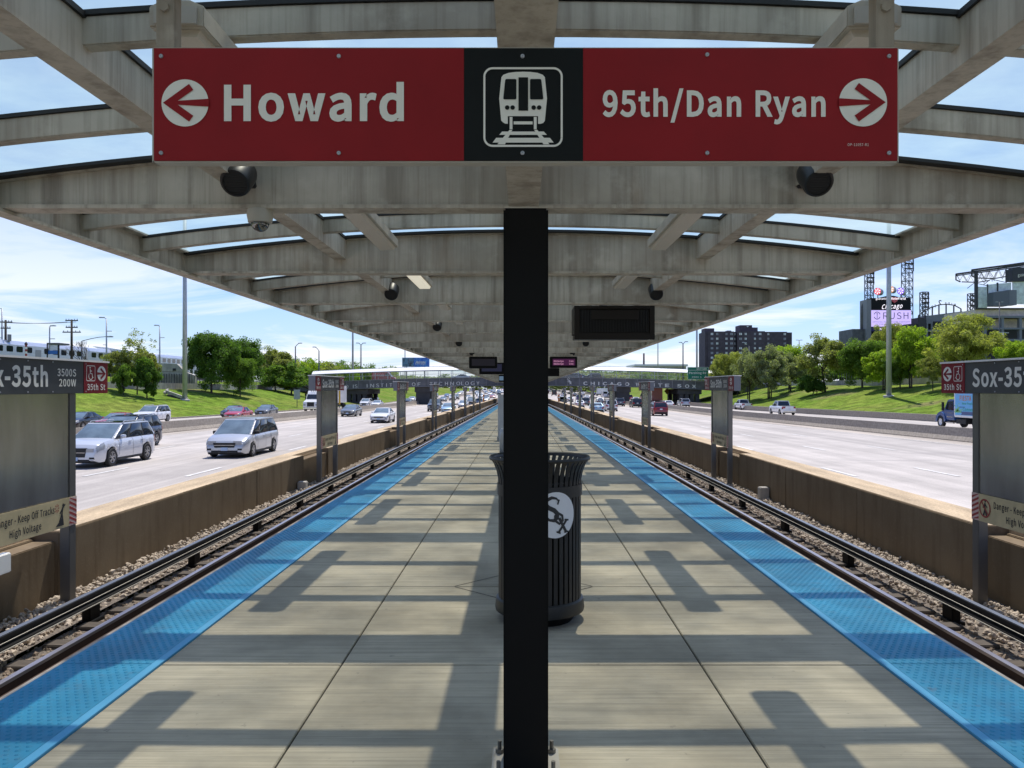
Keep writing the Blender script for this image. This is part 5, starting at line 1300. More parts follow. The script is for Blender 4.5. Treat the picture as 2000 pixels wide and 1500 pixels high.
# ================================================================ TREES
def hit(px, py, y0=40, y1=600):
    """first point of the ground seen through photo pixel (px, py)"""
    y = y0
    while y < y1:
        x = (px-1018)*y/1500; z = EYE-(py-757)*y/1500
        if z <= ground_z(x, y): return x, y, ground_z(x, y)
        y += 0.25
    return (px-1018)*y1/1500, y1, ground_z((px-1018)*y1/1500, y1)
lf_dark = leaf_mat('leaf_dark', (0.090,0.165,0.028), 0.48); lf_mid = leaf_mat('leaf_mid', (0.135,0.220,0.036), 0.5)
lf_bright = leaf_mat('leaf_bright', (0.26,0.36,0.036), 0.55); lf_olive = leaf_mat('leaf_olive', (0.25,0.275,0.085), 0.5)
lf_gray = leaf_mat('leaf_gray', (0.25,0.28,0.14), 0.45); lf_willow = leaf_mat('leaf_willow', (0.31,0.33,0.085), 0.5)
def crown_mb(seed, Rr, z0, z1, ncl, nl, leaf, clr, droop=0.0, hollow=0.5, top=0.0, strips=False):
    q = np.random.default_rng(seed); zc = (z0+z1)/2; hz = (z1-z0)/2
    cen = []
    while len(cen) < ncl:
        d = q.normal(size=3); d /= np.linalg.norm(d)
        if d[2] < -0.55 and q.random() < 0.75: continue
        r = hollow+(1-hollow)*q.random()**0.6
        wob = 1+0.20*math.sin(3*math.atan2(d[1],d[0])+seed)+0.12*math.sin(5*d[2]+seed*2)+q.normal()*0.08
        p = d*r*wob*0.86
        w = 1.0-top*max(0, p[2])      # conical tops
        cen.append((p[0]*Rr*w, p[1]*Rr*w, zc+p[2]*hz))
    C = np.array(cen); rad = clr*q.uniform(0.65,1.3,ncl)
    idx = q.integers(0, ncl, nl); P = q.normal(size=(nl,3)); P /= np.linalg.norm(P,axis=1)[:,None]; P *= (q.random(nl)**0.45)[:,None]
    P[:,2] *= 0.75
    pos = C[idx]+P*rad[idx][:,None]
    out = (pos-np.array([0,0,zc-hz*0.3])); out /= np.linalg.norm(out,axis=1)[:,None]
    nrm = out*0.5+q.normal(size=(nl,3))*0.75+np.array([0,0,0.35]); nrm /= np.linalg.norm(nrm,axis=1)[:,None]
    t = q.normal(size=(nl,3)); 
    if droop: t = t*(1-droop)+out*0.8*droop+np.array([0,0,-1.0])*droop*1.0
    t -= nrm*(t*nrm).sum(1)[:,None]; t /= np.linalg.norm(t,axis=1)[:,None]; b = np.cross(nrm, t)
    L = leaf*q.uniform(0.6,1.35,nl)[:,None]; wl = L*(0.28 if strips else 0.62)
    V = np.stack([pos-t*L, pos-b*wl+t*L*0.05, pos+t*L, pos+b*wl+t*L*0.05],1).reshape(-1,3)
    mb = MB(); mb.v = V.tolist(); mb.f = [(4*i,4*i+1,4*i+2,4*i+3) for i in range(nl)]; mb.m = [0]*nl
    return mb, C
def trunk_mb(seed, C, zfork, r0, stems=1, lean=0.0):
    q = np.random.default_rng(seed+50); mb = MB()
    for s_ in range(stems):
        ox, oy = (0,0) if stems == 1 else (q.normal()*0.5, q.normal()*0.5)
        top = Vector((ox+lean, oy, zfork*1.6)); f = Vector((ox*1.2+lean*0.6, oy*1.2, zfork))
        mb.tube([(ox,oy,-0.4),(ox,oy,0.15),f,top], [r0*1.35,r0,r0*0.8,r0*0.5], 8)
        for k in q.choice(len(C), min(9, len(C)), replace=False):
            c = Vector(C[k]); m_ = f.lerp(c, 0.5)+Vector((q.normal()*.25,q.normal()*.25,0.3)); mb.tube([f.lerp(top, q.random()), m_, c], [r0*0.42,r0*0.28,r0*0.07], 5)
    return mb
KT = {}
def tree_kind(key, label_mat, H, Rr, z0, ncl, nl, leaf, clr, zf, r0, **kw):
    st = kw.pop('stems', 1); ln = kw.pop('lean', 0.0)
    mb, C = crown_mb(hash(key) % 1000 if False else sum(map(ord, key)), Rr, z0, H, ncl, nl, leaf, clr, **kw)
    tr = trunk_mb(sum(map(ord, key)), C, zf, r0, st, ln)
    a = mb.build('crown', label_mat, None, recalc=False); b = tr.build('trunk', m_bark, None, smooth=True)
    KT[key] = (a.data, b.data, H, Rr); bpy.data.objects.remove(a); bpy.data.objects.remove(b)
tree_kind('maple', lf_dark, 10, 4.7, 0.9, 125, 38000, 0.15, 1.2, 1.9, 0.20, hollow=0.42)
tree_kind('mapleb', lf_mid, 10, 4.2, 0.8, 95, 27000, 0.15, 1.15, 1.8, 0.18, hollow=0.5)
tree_kind('bright', lf_bright, 10, 4.2, 1.5, 85, 25000, 0.15, 1.05, 2.4, 0.16, hollow=0.5, stems=2)
tree_kind('willow', lf_willow, 10, 5.0, 1.6, 130, 27000, 0.20, 1.05, 2.2, 0.18, droop=0.55, hollow=0.35, strips=True)
tree_kind('gray', lf_gray, 10, 5.0, 1.5, 95, 28000, 0.15, 1.05, 2.4, 0.14, hollow=0.45, stems=4)
tree_kind('airy', lf_olive, 10, 4.6, 1.9, 95, 22000, 0.15, 0.95, 2.8, 0.17, hollow=0.4, lean=-0.6)
tree_kind('shrub', lf_mid, 4, 2.4, 0.0, 60, 15000, 0.11, 0.66, 0.5, 0.08, hollow=0.4, stems=3)
tree_kind('conical', lf_mid, 4, 2.2, 0.15, 60, 15000, 0.10, 0.55, 0.5, 0.10, hollow=0.3, top=0.55)
tree_kind('poplar', lf_olive, 10, 1.9, 2.6, 130, 1900, 0.11, 0.42, 3.2, 0.08, hollow=0.15)
TN = {}
def tree(key, label, px, py_base, py_top, wpx, group=None, name='tree', y=None, mat=None):
    if y is None: x, yy, z = hit(px, py_base)
    else: yy = y; x = (px-1018)*y/1500; z = ground_z(x, yy)
    a, b, H, Rr = KT[key]
    ht = (EYE-(py_top-757)*yy/1500)-z; w = wpx*yy/1500
    r = thing(name, label, 'tree' if name != 'shrub' else 'shrub', (x, yy, z), random.uniform(0, 6.28), group)
    r.scale = (w/(2*Rr), w/(2*Rr), ht/H)
    for nm, me in (('trunk', b), ('crown', a)):
        o = bpy.data.objects.new(nm, me); COL.objects.link(o); o.parent = r
        if nm == 'crown' and mat: o.material_slots[0].link = 'OBJECT'; o.material_slots[0].material = mat
    return r
GR = 'trees on the right bank'; GL = 'trees on the left bank'
tree('maple','large dark round tree nearest the tall pole on the left bank', 413, 767, 645, 104, GL)
tree('maple','dark tree right of the largest one on the left bank', 466, 765, 656, 96, GL)
tree('maple','small pale-leaved tree at the right foot of the dark pair', 469, 775, 695, 62, GL, mat=lf_mid)
tree('airy','tall olive tree behind the dense green bush', 538, 757, 679, 84, GL, y=170)
tree('shrub','dense green spreading bush left of the white semi truck', 558, 768, 711, 96, GL, name='shrub')
tree('shrub','green bush at the back of the spreading bush', 592, 764, 716, 50, GL, name='shrub')
tree('conical','left bushy conical shrub beside the near pylon', 241, 772, 712, 40, GL, name='shrub')
tree('conical','larger right-hand conical shrub beside the near pylon', 287, 778, 700, 60, GL, name='shrub', mat=lf_dark)
tree('poplar','tall thin sapling with sparse leaves above the two shrubs', 268, 771, 634, 62, GL)
tree('airy','thin light green sapling left of the tall sapling', 232, 764, 683, 56, GL)
tree('airy','pale loose tree behind the two conical shrubs', 285, 762, 682, 56, GL)
for px, w, t, lab in ((1408,52,692,'yellow-green small tree by the exit sign'),(1440,60,688,'yellow-green tree behind the grey-leaved trees'),):
    tree('willow', lab, px, 748, t, w, GR, y=178)
tree('gray','grey-leaved leaning tree with several stems on the right bank', 1462, 783, 684, 66, GR)
tree('gray','broad grey-leaved tree clump left of the shrub', 1500, 779, 677, 92, GR)
tree('bright','bright green tree behind the grey-leaved clump', 1535, 757, 674, 84, GR, y=165)
tree('gray','grey-leaved tree behind the round shrub', 1545, 764, 690, 62, GR)
tree('airy','leaning open olive tree standing on the right bank', 1612, 766, 655, 104, GR)
tree('shrub','round dark shrub left of the leaning olive tree', 1583, 772, 733, 56, GR, name='shrub', mat=lf_dark)
tree('maple','dark dense tree left of the tall right pole', 1684, 758, 660, 92, GR, mat=lf_mid)
tree('willow','olive feathery tree behind the dark dense tree', 1735, 748, 633, 84, GR, y=135)
tree('bright','bright green tree directly behind the tall right pole', 1724, 761, 682, 78, GR)
tree('bright','tall bright green tree right of the tall right pole', 1783, 757, 638, 88, GR)
tree('mapleb','mid green tree between the bright tree and the pylon', 1758, 759, 690, 62, GR)
tree('airy','small olive tree near the close right pylon', 1822, 764, 694, 54, GR)
tree('willow','great yellow-green feathery tree above the close right pylon', 1888, 757, 614, 140, GR)
tree('bright','bright green bush at the right edge above the pylon', 1985, 752, 665, 66, GR, mat=lf_bright)
tree('mapleb','dark green tree filling in behind the bright trees', 1655, 752, 685, 62, GR, y=150)
# bare tree left
xh, yh, zh = (168-1018)*112/1500, 112, ground_z(-63, 112)
bt_ = thing('bare_tree', 'bare leafless tree in front of the parked train', 'tree', (xh, yh, zh), 0, GL)
mb = MB(); q_ = np.random.default_rng(9)
def branch(p, d, l, r, n):
    e = p+d*l; mb.tube([p, p+d*l*0.5+Vector((q_.normal()*.05*l,q_.normal()*.05*l,0)), e], [r, r*.85, r*.65], 5)
    if n > 0:
        for k in range(3):
            dd = (d+Vector((q_.normal()*.42,q_.normal()*.42,0.10+q_.normal()*.12))).normalized(); branch(e, dd, l*0.72, r*0.6, n-1)
branch(Vector((xh,yh,zh-0.3)), Vector((0,0,1)), 2.6, 0.12, 4); mb.build('trunk', m_bark, bt_)
# far woods
def wood(name, label, pts, mats):
    A = {k: (np.array([v.co[:] for v in KT[k][0].vertices]), KT[k][2], KT[k][3]) for k in ('mapleb','willow')}
    mb = MB(); b = 0
    for i, (x, y, w, h, zb) in enumerate(pts):
        k = 'mapleb' if i % 3 else 'willow'; v, H, Rr = A[k]; n4 = (len(v)//4); sel = rng.choice(n4, 1600, replace=False)
        vv = v.reshape(-1,4,3)[sel]; c = vv.mean(1, keepdims=True); vv = c+(vv-c)*2.3; vv = vv.reshape(-1,3); t = rng.uniform(0, 6.28)
        R2 = np.array([[math.cos(t),-math.sin(t),0],[math.sin(t),math.cos(t),0],[0,0,1]]); vv = (vv@R2.T)*np.array([w/(2*Rr), w/(2*Rr), h/H])+np.array([x,y,zb])
        mb.v += vv.tolist(); mb.f += [(b+4*j,b+4*j+1,b+4*j+2,b+4*j+3) for j in range(1600)]; mb.m += [i % len(mats)]*1600; b += 6400
    o = mb.build(name, mats, None, recalc=False); return tag(o, label, 'woodland', kind='stuff')
pts = []
for i in range(34):
    px = 520+245*i/33+rng.uniform(-6,6); y = 250+rng.uniform(-25,60)+i*3; top = 690+(px-520)*0.105+rng.uniform(-3,5); x = (px-1018)*y/1500; zb = -0.5
    pts.append((x, y, 34*y/1500+rng.uniform(0,3), EYE-(top-757)*y/1500-zb, zb))
wood('far_trees', 'long line of green trees behind the left end of the bridge', pts, [lf_mid, lf_bright, lf_olive])
pts = []
for i in range(30):
    px = 770+340*i/29; y = 640+rng.uniform(-40,80); x = (px-1018)*y/1500; pts.append((x, y, 26+rng.uniform(0,8), EYE+(757-732+rng.uniform(-2,3))*y/1500+1, -1.5))
for i in range(26):
    px = 1095+330*i/25; y = 420+rng.uniform(-40,80); x = (px-1018)*y/1500; pts.append((x, y, 20+rng.uniform(0,8), EYE+(757-722-(8 if px > 1330 else 0)+rng.uniform(-2,5))*y/1500+1, -1.5))
hz_ = pts; pts = []
for i in range(22):
    px = 1440+560*i/21; y = 235+rng.uniform(-12,12); x = (px-1018)*y/1500; pts.append((x, y, 13+rng.uniform(0,4), EYE+(757-722+rng.uniform(-5,5))*y/1500+1.0, 1.2))
wood('far_trees', 'dense hedge of trees behind the retaining wall of the right bank', pts, [lf_mid, lf_dark, lf_olive]); pts = hz_
wood('far_trees', 'low hazy trees on the horizon beyond the bridge', pts, [lf_mid, lf_gray, lf_olive])

# ================================================================ POLES AND LAMPS
def pole(px, yb, ytop, label, name='light_pole', r0=0.32, r1=0.2, y=None, group='tall poles along the highway', wpx=None):
    if y is None: x, yy, z = hit(px, yb)
    else: yy = y; x = (px-1018)*y/1500; z = ground_z(x, y) if abs(x) > 30 else road_at(x,y,1)
    zt = EYE-(ytop-757)*yy/1500
    p = thing(name, label, 'light pole', (x, yy, z), 0, group)
    mb = MB(); mb.tube([(x,yy,z-0.3),(x,yy,(z+zt)/2),(x,yy,zt)], [r0,(r0+r1)/2,r1], 14); mb.build('shaft', m_galv, p, smooth=True)
    mb = MB(); mb.lathe([(r0*1.9,-0.3),(r0*1.9,0.12),(r0*1.5,0.2),(r0*1.02,0.22)], 14, (x,yy,z)); mb.build('base', m_concrete, p)
    return p, x, yy, z, zt
def mast_ring(p, x, y, zt):
    mb = MB(); mb.lathe([(1.3,0),(1.36,0.08),(1.3,0.16),(1.24,0.08),(1.3,0)], 20, (x,y,zt-0.4))
    mb.build('lamp_ring', m_galv, p)
    for k in range(6):
        t = k*math.pi/3; mb = MB(); mb.lathe([(0.001,0.25),(0.2,0.2),(0.3,-0.1),(0.001,-0.14)], 10, (x+1.5*math.cos(t),y+1.5*math.sin(t),zt-0.3)); mb.build('lamp', m_galv, p)
P_ = pole(361, 782, 395, 'tall grey mast pole on the left bank cut by the canopy edge', r0=0.36, r1=0.24); mast_ring(P_[0], P_[1], P_[2], P_[4])
P_ = pole(1736, 775, 360, 'tall grey mast pole on the right bank cut by the canopy edge', r0=0.40, r1=0.26); mast_ring(P_[0], P_[1], P_[2], P_[4])
P_ = pole(689, 0, 560, 'grey mast pole behind the left part of the bridge', y=205, r0=0.28, r1=0.2); mast_ring(P_[0], P_[1], P_[2], P_[4])
P_ = pole(1361, 0, 560, 'grey mast pole right of the exit sign', y=205, r0=0.28, r1=0.2); mast_ring(P_[0], P_[1], P_[2], P_[4])
P_ = pole(1285, 0, 610, 'thin grey mast pole above the bridge lettering on the right', y=330, r0=0.24, r1=0.18); mast_ring(P_[0], P_[1], P_[2], P_[4])
P_ = pole(791, 0, 640, 'thin mast pole beside the blue billboard', y=330, r0=0.24, r1=0.18); mast_ring(P_[0], P_[1], P_[2], P_[4])
def street_lamp(px, ytop, y, label, arms, low=None, mat=m_girder):
    x = (px-1018)*y/1500; z = ground_z(x, y); zt = EYE-(ytop-757)*y/1500; r = 0.11*y/150+0.03
    p = thing('street_lamp', label, 'street lamp', (x, y, z), 0, 'street lamps')
    mb = MB(); mb.tube([(x,y,z-0.2),(x,y,zt)], [r*1.3, r*0.8], 8); mb.build('shaft', mat, p, smooth=True)
    for d, l, rise in arms:
        mb = MB(); pts_ = [(x+d*l*t, y, zt+rise*math.sin(t*math.pi/2)) for t in (0,.3,.6,1)]; mb.tube(pts_, r*0.45, 6); mb.build('arm', mat, p)
        mb = MB(); e = pts_[-1]; mb.box(e[0]-0.3*abs(d) if d < 0 else e[0], e[0]+0.3 if d > 0 else e[0]+0.0, y-0.2, y+0.2, e[2]-0.08*y/150, e[2]+0.06); mb.box(e[0]-0.45, e[0]+0.45, y-0.18, y+0.18, e[2]-0.14, e[2]+0.04); mb.build('lamp', m_galv, p)
    return p
street_lamp(577, 677, 190, 'dark street lamp behind the dense bush, arm to the right', [(1, 1.2, 0.9)])
street_lamp(623, 685, 200, 'street lamp with a drooping arm left of the white walkway roof', [(-1, 1.2, 1.0)])
street_lamp(705, 674, 210, 'double armed street lamp over the bridge on the left', [(-1, 0.9, 0.6), (1, 0.9, 0.6)])
street_lamp(1334, 672, 210, 'double armed street lamp left of the exit sign', [(-1, 0.7, 0.5), (1, 0.9, 0.7)])
street_lamp(1463, 676, 200, 'curved street lamp in front of the dark apartment block', [(-1, 1.3, 1.0)])
street_lamp(1561, 665, 300, 'thin grey lamp post right of the apartment block', [(-1, 0.8, 0.2), (1, 0.8, 0.2)], mat=m_galv)
for px, yt, y, lab, ar in ((4,603,120,'tall station lamp at the far left edge',[(-1,1.0,0.1)]),(97,638,135,'short station lamp above the parked train',[(1,0.6,0.2)]),(208,623,135,'station lamp right of the bare tree with arm to the left',[(-1,0.8,0.3)]),(312,638,150,'station lamp right of the tall sapling',[(-1,0.6,0.3)])):
    p = street_lamp(px, yt, y, lab, ar, mat=m_galv)
    x, _, z = p.location; zt = EYE-(yt-757)*y/1500
    mb = MB(); mb.box(x+0.1, x+0.9, y-0.1, y+0.1, zt-2.2, zt-2.08); mb.box(x-0.6, x-0.1, y-0.1, y+0.1, zt-4.6, zt-4.5); mb.build('arm', m_galv, p)
street_lamp(160, 666, 116, 'dark curved-arm street lamp in front of the parked train', [(1, 4.2, 0.7)])
def utility(px, ytop, y, label, levels, tank):
    x = (px-1018)*y/1500; z = ground_z(x, y); zt = EYE-(ytop-757)*y/1500
    p = thing('utility_pole', label, 'utility pole', (x, y, z), 0, 'utility poles by the train')
    mb = MB(); mb.tube([(x,y,z-0.3),(x,y,zt)], [0.22,0.14], 8); mb.build('shaft', m_bark, p, smooth=True)
    for dz, w in levels:
        mb = MB(); mb.box(x-w, x+w, y-0.08, y+0.08, zt-dz-0.08, zt-dz+0.08); mb.build('cross_arm', m_girder, p)
        for t in (-0.9,-0.45,0.45,0.9):
            mb = MB(); mb.tube([(x+w*t,y,zt-dz+0.08),(x+w*t,y,zt-dz+0.26)], 0.05, 6); mb.build('insulator', m_galv, p)
    if tank:
        mb = MB(); mb.tube([(x+0.55,y,zt-3.1),(x+0.55,y,zt-2.1)], 0.26, 10); mb.build('transformer', m_girder2, p)
    return Vector((x, y, zt))
a_ = utility(11, 625, 112, 'wooden utility pole with a transformer at the far left edge', [(0.3,0.95),(1.2,0.7)], True)
b_ = utility(140, 624, 112, 'wooden utility pole with three cross arms left of the bare tree', [(0.15,0.9),(1.15,0.85),(1.85,1.3)], False)
mb = MB()
for o_ in (-0.8, 0.8):
    mb.tube([tuple(a_.lerp(b_, t)+Vector((o_*0.8, 0.0, -0.35-1.2*t*(1-t)*0.6))) for t in np.linspace(0,1,9)], 0.03, 4)
tag(mb.build('power_line', m_dark), 'thin wires strung between the two wooden utility poles', 'wires')
# roadside signs seen from behind or small
def roadsign(px, pb, x0, x1, yt, yb, y, label, mat_, diamond=False):
    if y is None: x, y, z = hit(px, pb)
    else: x = (px-1018)*y/1500; z = ground_z(x, y)
    k_ = y/1500; p = thing('road_sign', label, 'road sign', (x, y, z), 0, 'roadside signs')
    zt, zb2 = EYE-(yt-757)*k_, EYE-(yb-757)*k_
    mb = MB(); mb.box(x-0.05, x+0.05, y+0.02, y+0.12, z-0.2, zt-0.1); mb.build('post', m_girder, p)
    mb = MB(); X0, X1 = (x0-1018)*k_, (x1-1018)*k_
    if diamond: c_, r_ = ((X0+X1)/2, (zt+zb2)/2), (X1-X0)/2; mb.prism([(c_[0]-r_,c_[1]),(c_[0],c_[1]-r_),(c_[0]+r_,c_[1]),(c_[0],c_[1]+r_)], 'y', y-0.03, y)
    else: mb.box(X0, X1, y-0.03, y, zb2, zt)
    mb.build('plate', mat_, p)
roadsign(580, 796, 574, 586, 761, 780, None, 'grey back of a road sign on the grass left of the semi truck', m_galv)
roadsign(1283, 0, 1279, 1288, 757, 764, 195, 'grey sign back on the grass under the bridge on the right', m_galv)
roadsign(1304, 0, 1297, 1309, 758, 770, 193, 'yellow warning diamond on the grass under the bridge', M('sign_yellow',(0.5,0.30,0.02),0.5), True)
roadsign(1319, 0, 1315, 1326, 758, 767, 194, 'second yellow sign by the right outer pier', M('sign_yellow',(0.5,0.30,0.02),0.5))
roadsign(663, 0, 661.5, 665, 763, 790, 110, 'narrow yellow marker seen right of the second left pylon', M('sign_yellow',(0.5,0.30,0.02),0.5))

# ================================================================ LEFT BACKGROUND
wl = thing('retaining_wall', 'pale concrete retaining wall with dark picket fence above the left bank', 'wall', (-58, 130, 2))
mb = MB(); yy_ = [float(v) for v in range(90, 210, 8)]
XWL = lambda y: -(xl(y)+0.4+19.6)
mb.lbox(lambda y: XWL(y)-0.4, lambda y: XWL(y), yy_, 0.8, 2.95); mb.build('wall', m_concrete, wl, dosag=True)
mb = MB(); y = 92.0
while y < 205:
    mb.box(XWL(y)-0.24, XWL(y)-0.16, y-0.04, y+0.04, 2.95-sag(y), 4.35-sag(y)); y += 0.9
mb.lbox(lambda y: XWL(y)-0.23, lambda y: XWL(y)-0.17, yy_, 4.25, 4.32, 0)
mb.build('fence', m_girder, wl)
dr = thing('drain_headwall', 'concrete drain headwall with slatted grate beside the tall left pole', 'drain', hit(345, 778))
x, y, z = dr.location
mb = MB(); mb.beam((x-1.6,y,z+1.0),(x+1.6,y-0.2,z-0.1),0.35,0.4); mb.beam((x-1.6,y+0.8,z+1.2),(x-1.6,y-0.4,z+0.7),0.3,0.4); mb.build('headwall', m_concrete, dr)
mb = MB(); mb.add([(x-1.4,y+0.3,z+0.75),(x+1.4,y+0.1,z-0.02),(x+1.2,y-0.3,z-0.25),(x-1.4,y-0.2,z+0.2)], [(0,1,2,3)]); mb.build('grate', m_girder, dr)
# commuter train on its embankment
XT = -76.0; zt0 = EYE+2.2; zt1 = EYE+7.0
m_silver = M('train_steel', (0.62,0.64,0.68), 0.35, metal=0.55, noise=[(2,0.12,(1,0.2,6),None)])
trn = None
for i in range(5):
    yc = 92+26.4*i
    if trn is None:
        r = thing('railcar', 'x', 'railcar', (XT, yc, zt0), 0, 'double-deck silver railcars of the commuter train')
        mb = MB(); h = zt1-zt0; mb.prism([(-1.5,0.25),(1.5,0.25),(1.55,0.6),(1.55,h-0.7),(1.2,h-0.12),(0.5,h),(-0.5,h),(-1.2,h-0.12),(-1.55,h-0.7),(-1.55,0.6)], 'y', -12.8, 12.8); mb.build('body', m_silver, r, local=True)
        mb = MB(); mb.box(-1.3,1.3,-12,12,-0.5,0.3); mb.build('underframe', m_dark, r, local=True)
        mb = MB(); mb.box(1.551,1.56,-12.8,12.8,1.95,2.1); mb.build('stripe', M('train_stripe',(0.16,0.2,0.26),0.4), r, local=True)
        for lv in (0.95, 3.05):
            for j in range(11):
                if j == 5 : continue
                u = -11.0+j*2.2; mb = MB(); mb.flat([rrect(u-0.72,u+0.72,lv,lv+0.85,0.18,3)], lambda a, b: (1.565, a, b)); mb.build('window', m_glassd, r, local=True)
        mb = MB(); mb.box(1.552,1.57,-0.7,0.7,0.5,3.6); mb.build('door', M('train_door',(0.3,0.31,0.33),0.4,0.4), r, local=True)
        trn = r; r['label'] = 'nearest silver double-deck railcar above the left bank at the edge'
    else: dup(trn, (XT, yc, zt0-0.002*i), label='%s silver double-deck railcar of the train from the left edge' % ORD[i])
mb = MB(); mb.box(-79, -72.6, 70, 220, 1.5, zt0-0.45); tag(mb.build('rail_embankment', m_concrete, bevel=0.1), 'pale retaining edge of the embankment carrying the train', 'embankment')
sh2 = thing('platform_shelter', 'glass platform shelter with dark roof and blue sign by the train', 'shelter', W3(103, 700, 105))
k_ = 105/1500; F_ = lambda px, py: ((px-1018)*k_, EYE-(py-757)*k_)
a, b = F_(91, 673), F_(115, 669.5); mb = MB(); mb.box(a[0], b[0], 105, 107.5, a[1], b[1]); mb.build('roof', m_girder, sh2)
a, b = F_(112.5, 702), F_(114.6, 673); mb = MB(); mb.box(a[0], b[0], 105, 105.2, a[1], b[1]); mb.build('post', m_dark, sh2)
a, b = F_(92, 684), F_(111, 673.5); mb = MB(); mb.box(a[0], b[0], 105.3, 105.34, a[1], b[1]); mb.build('panel', m_silver, sh2)
a, b = F_(92, 691.5), F_(111, 684.5); mb = MB(); mb.box(a[0], b[0], 105.2, 105.28, a[1], b[1]); mb.build('blue_sign', M('metra_blue',(0.03,0.15,0.50),0.4), sh2)
a, b = F_(91, 703), F_(92, 673); mb = MB(); mb.box(a[0], b[0], 105, 105.2, a[1]-1.0, b[1]); mb.build('post', m_dark, sh2)
cp = thing('striped_post', 'red and white striped post in front of the train', 'post', W3(51, 694, 100))
k_ = 100/1500; F_ = lambda px, py: ((px-1018)*k_, EYE-(py-757)*k_)
a = F_(51, 0)[0]
for i in range(7):
    z0_, z1_ = F_(0, 704-4.4*(i+1))[1], F_(0, 704-4.4*i)[1]; mb = MB(); mb.lathe([(0.13,z0_),(0.13,z1_)], 10, (a,100,0), caps=True); mb.build('band', [m_dred, m_white][i % 2], cp)
mb = MB(); mb.lathe([(0.2,F_(0,673)[1]),(0.2,F_(0,671.5)[1]),(0.001,F_(0,667)[1])], 12, (a,100,0), caps=True); mb.build('cap', m_dark, cp)
# station shed roof and ramp walls
sd = thing('station_shed', 'long low station roof and white ramp walls behind the left shrubs', 'building', (-70, 150, 2))
mb = MB(); k_ = 140/1500; F_ = lambda px, py: ((px-1018)*k_, EYE-(py-757)*k_)
pts_ = [F_(180,676), F_(212,679), F_(255,686), F_(262,690), F_(200,684)]; mb.prism(pts_, 'y', 140, 150); mb.build('roof', m_canopyw, sd)
mb = MB(); pts_ = [F_(290,752), F_(290,708), F_(336,710), F_(352,726), F_(372,733), F_(372,752)]; mb.prism(pts_, 'y', 142, 143); mb.build('ramp_wall', m_concrete, sd)
mb = MB()
for px in range(292, 372, 5): q = F_(px, 735); mb.box(q[0]-0.04, q[0]+0.04, 141.6, 141.8, q[1]-1.6, q[1]+0.5)
mb.build('railing', m_girder, sd)
mb = MB(); q = F_(328, 724), F_(334, 719); mb.box(q[0][0], q[1][0], 141.9, 141.99, q[0][1], q[1][1]); mb.build('window', m_dark, sd)
# billboard
yb_ = 300.0; k_ = yb_/1500; F_ = lambda px, py: ((px-1018)*k_, EYE-(py-757)*k_)
bb = thing('billboard', 'blue advertising billboard with a group of people above the bridge', 'billboard', W3(812, 740, yb_))
a, b = F_(785.5, 716.5), F_(838.5, 698.5); mb = MB(); mb.box(a[0], b[0], yb_, yb_+0.5, a[1], b[1]); mb.build('panel', M('billboard_blue',(0.05,0.22,0.60),0.4, noise=[(0.9,0.9,X1,(0.02,0.08,0.45),(0.4,0.6))]), bb)
mb = MB(); a2 = F_(808, 716); mb.box(a[0]+0.05, a2[0], yb_-0.06, yb_-0.02, a[1]+0.05, b[1]-0.05); mb.build('picture', M('billboard_photo',(0.10,0.22,0.36),0.4, noise=[(0.7,0.9,X1,(0.02,0.02,0.03),(0.45,0.6)),(0.55,0.8,(1,1,1),(0.42,0.10,0.08),(0.6,0.7))]), bb)
mb = MB(); q = F_(813, 709.5); mb.mesh2(text2d('Welcome', 0.9, 3.6, 0.02, q[0], q[1]), lambda u, v: (u, yb_-0.04, v)); q = F_(811, 704.5-0.0+1.5+1.0); mb.mesh2(text2d('Chicago', 0.8, 4.0, 0.0, q[0], q[1]-1.0), lambda u, v: (u, yb_-0.04, v)); mb.build('lettering', m_white, bb)
mb = MB(); mb.box(F_(793,0)[0], F_(795,0)[0], yb_+0.1, yb_+0.4, -2, a[1]); mb.box(F_(828,0)[0], F_(830,0)[0], yb_+0.1, yb_+0.4, -2, a[1]); mb.build('post', m_girder, bb)

# ================================================================ RIGHT BACKGROUND
rw = thing('retaining_wall', 'grey retaining wall behind the trees on the right bank', 'wall', (62, 140, 2))
mb = MB(); XWR = lambda y: xr(y)+0.4+23.0; mb.lbox(lambda y: XWR(y), lambda y: XWR(y)+0.4, [float(v) for v in range(84, 240, 8)], 1.5, 3.7); mb.build('wall', m_concrete, rw, dosag=True)
mb = MB(); y = 86.0
while y < 230: mb.box(XWR(y)+0.16, XWR(y)+0.24, y-0.04, y+0.04, 3.7-sag(y), 5.2-sag(y)); y += 1.1
mb.build('fence', m_girder, rw)
# apartment block
ya = 460.0; k_ = ya/1500; F_ = lambda px, py: ((px-1018)*k_, EYE-(py-757)*k_)
ab = thing('apartment_block', 'dark brick apartment block rising behind the trees on the right', 'building', W3(1462, 760, ya))
m_brick = M('dark_brick', (0.085,0.067,0.085), 0.85, noise=[(0.5,0.2,X1,None)])
m_win = M('window_pale', (0.85,0.86,0.88), 0.4); m_win2 = M('window_dim', (0.34,0.35,0.40), 0.3)
def blk(p0, p1, t, y0, y1, nm='wall', m=m_brick):
    a, b = F_(p0, 0)[0], F_(p1, 0)[0]; mb = MB(); mb.box(a, b, ya+y0, ya+y1, -2, F_(0, t)[1]); return mb.build(nm, m, ab)
blk(1377, 1382, 648, 0, 16); blk(1382, 1433, 647.5, -1, 16); blk(1433.2, 1439, 648, 1.5, 16); blk(1439.2, 1493, 647, -1, 16); blk(1493.2, 1537, 648, -0.2, 16); blk(1537.2, 1548, 649, 1, 16)
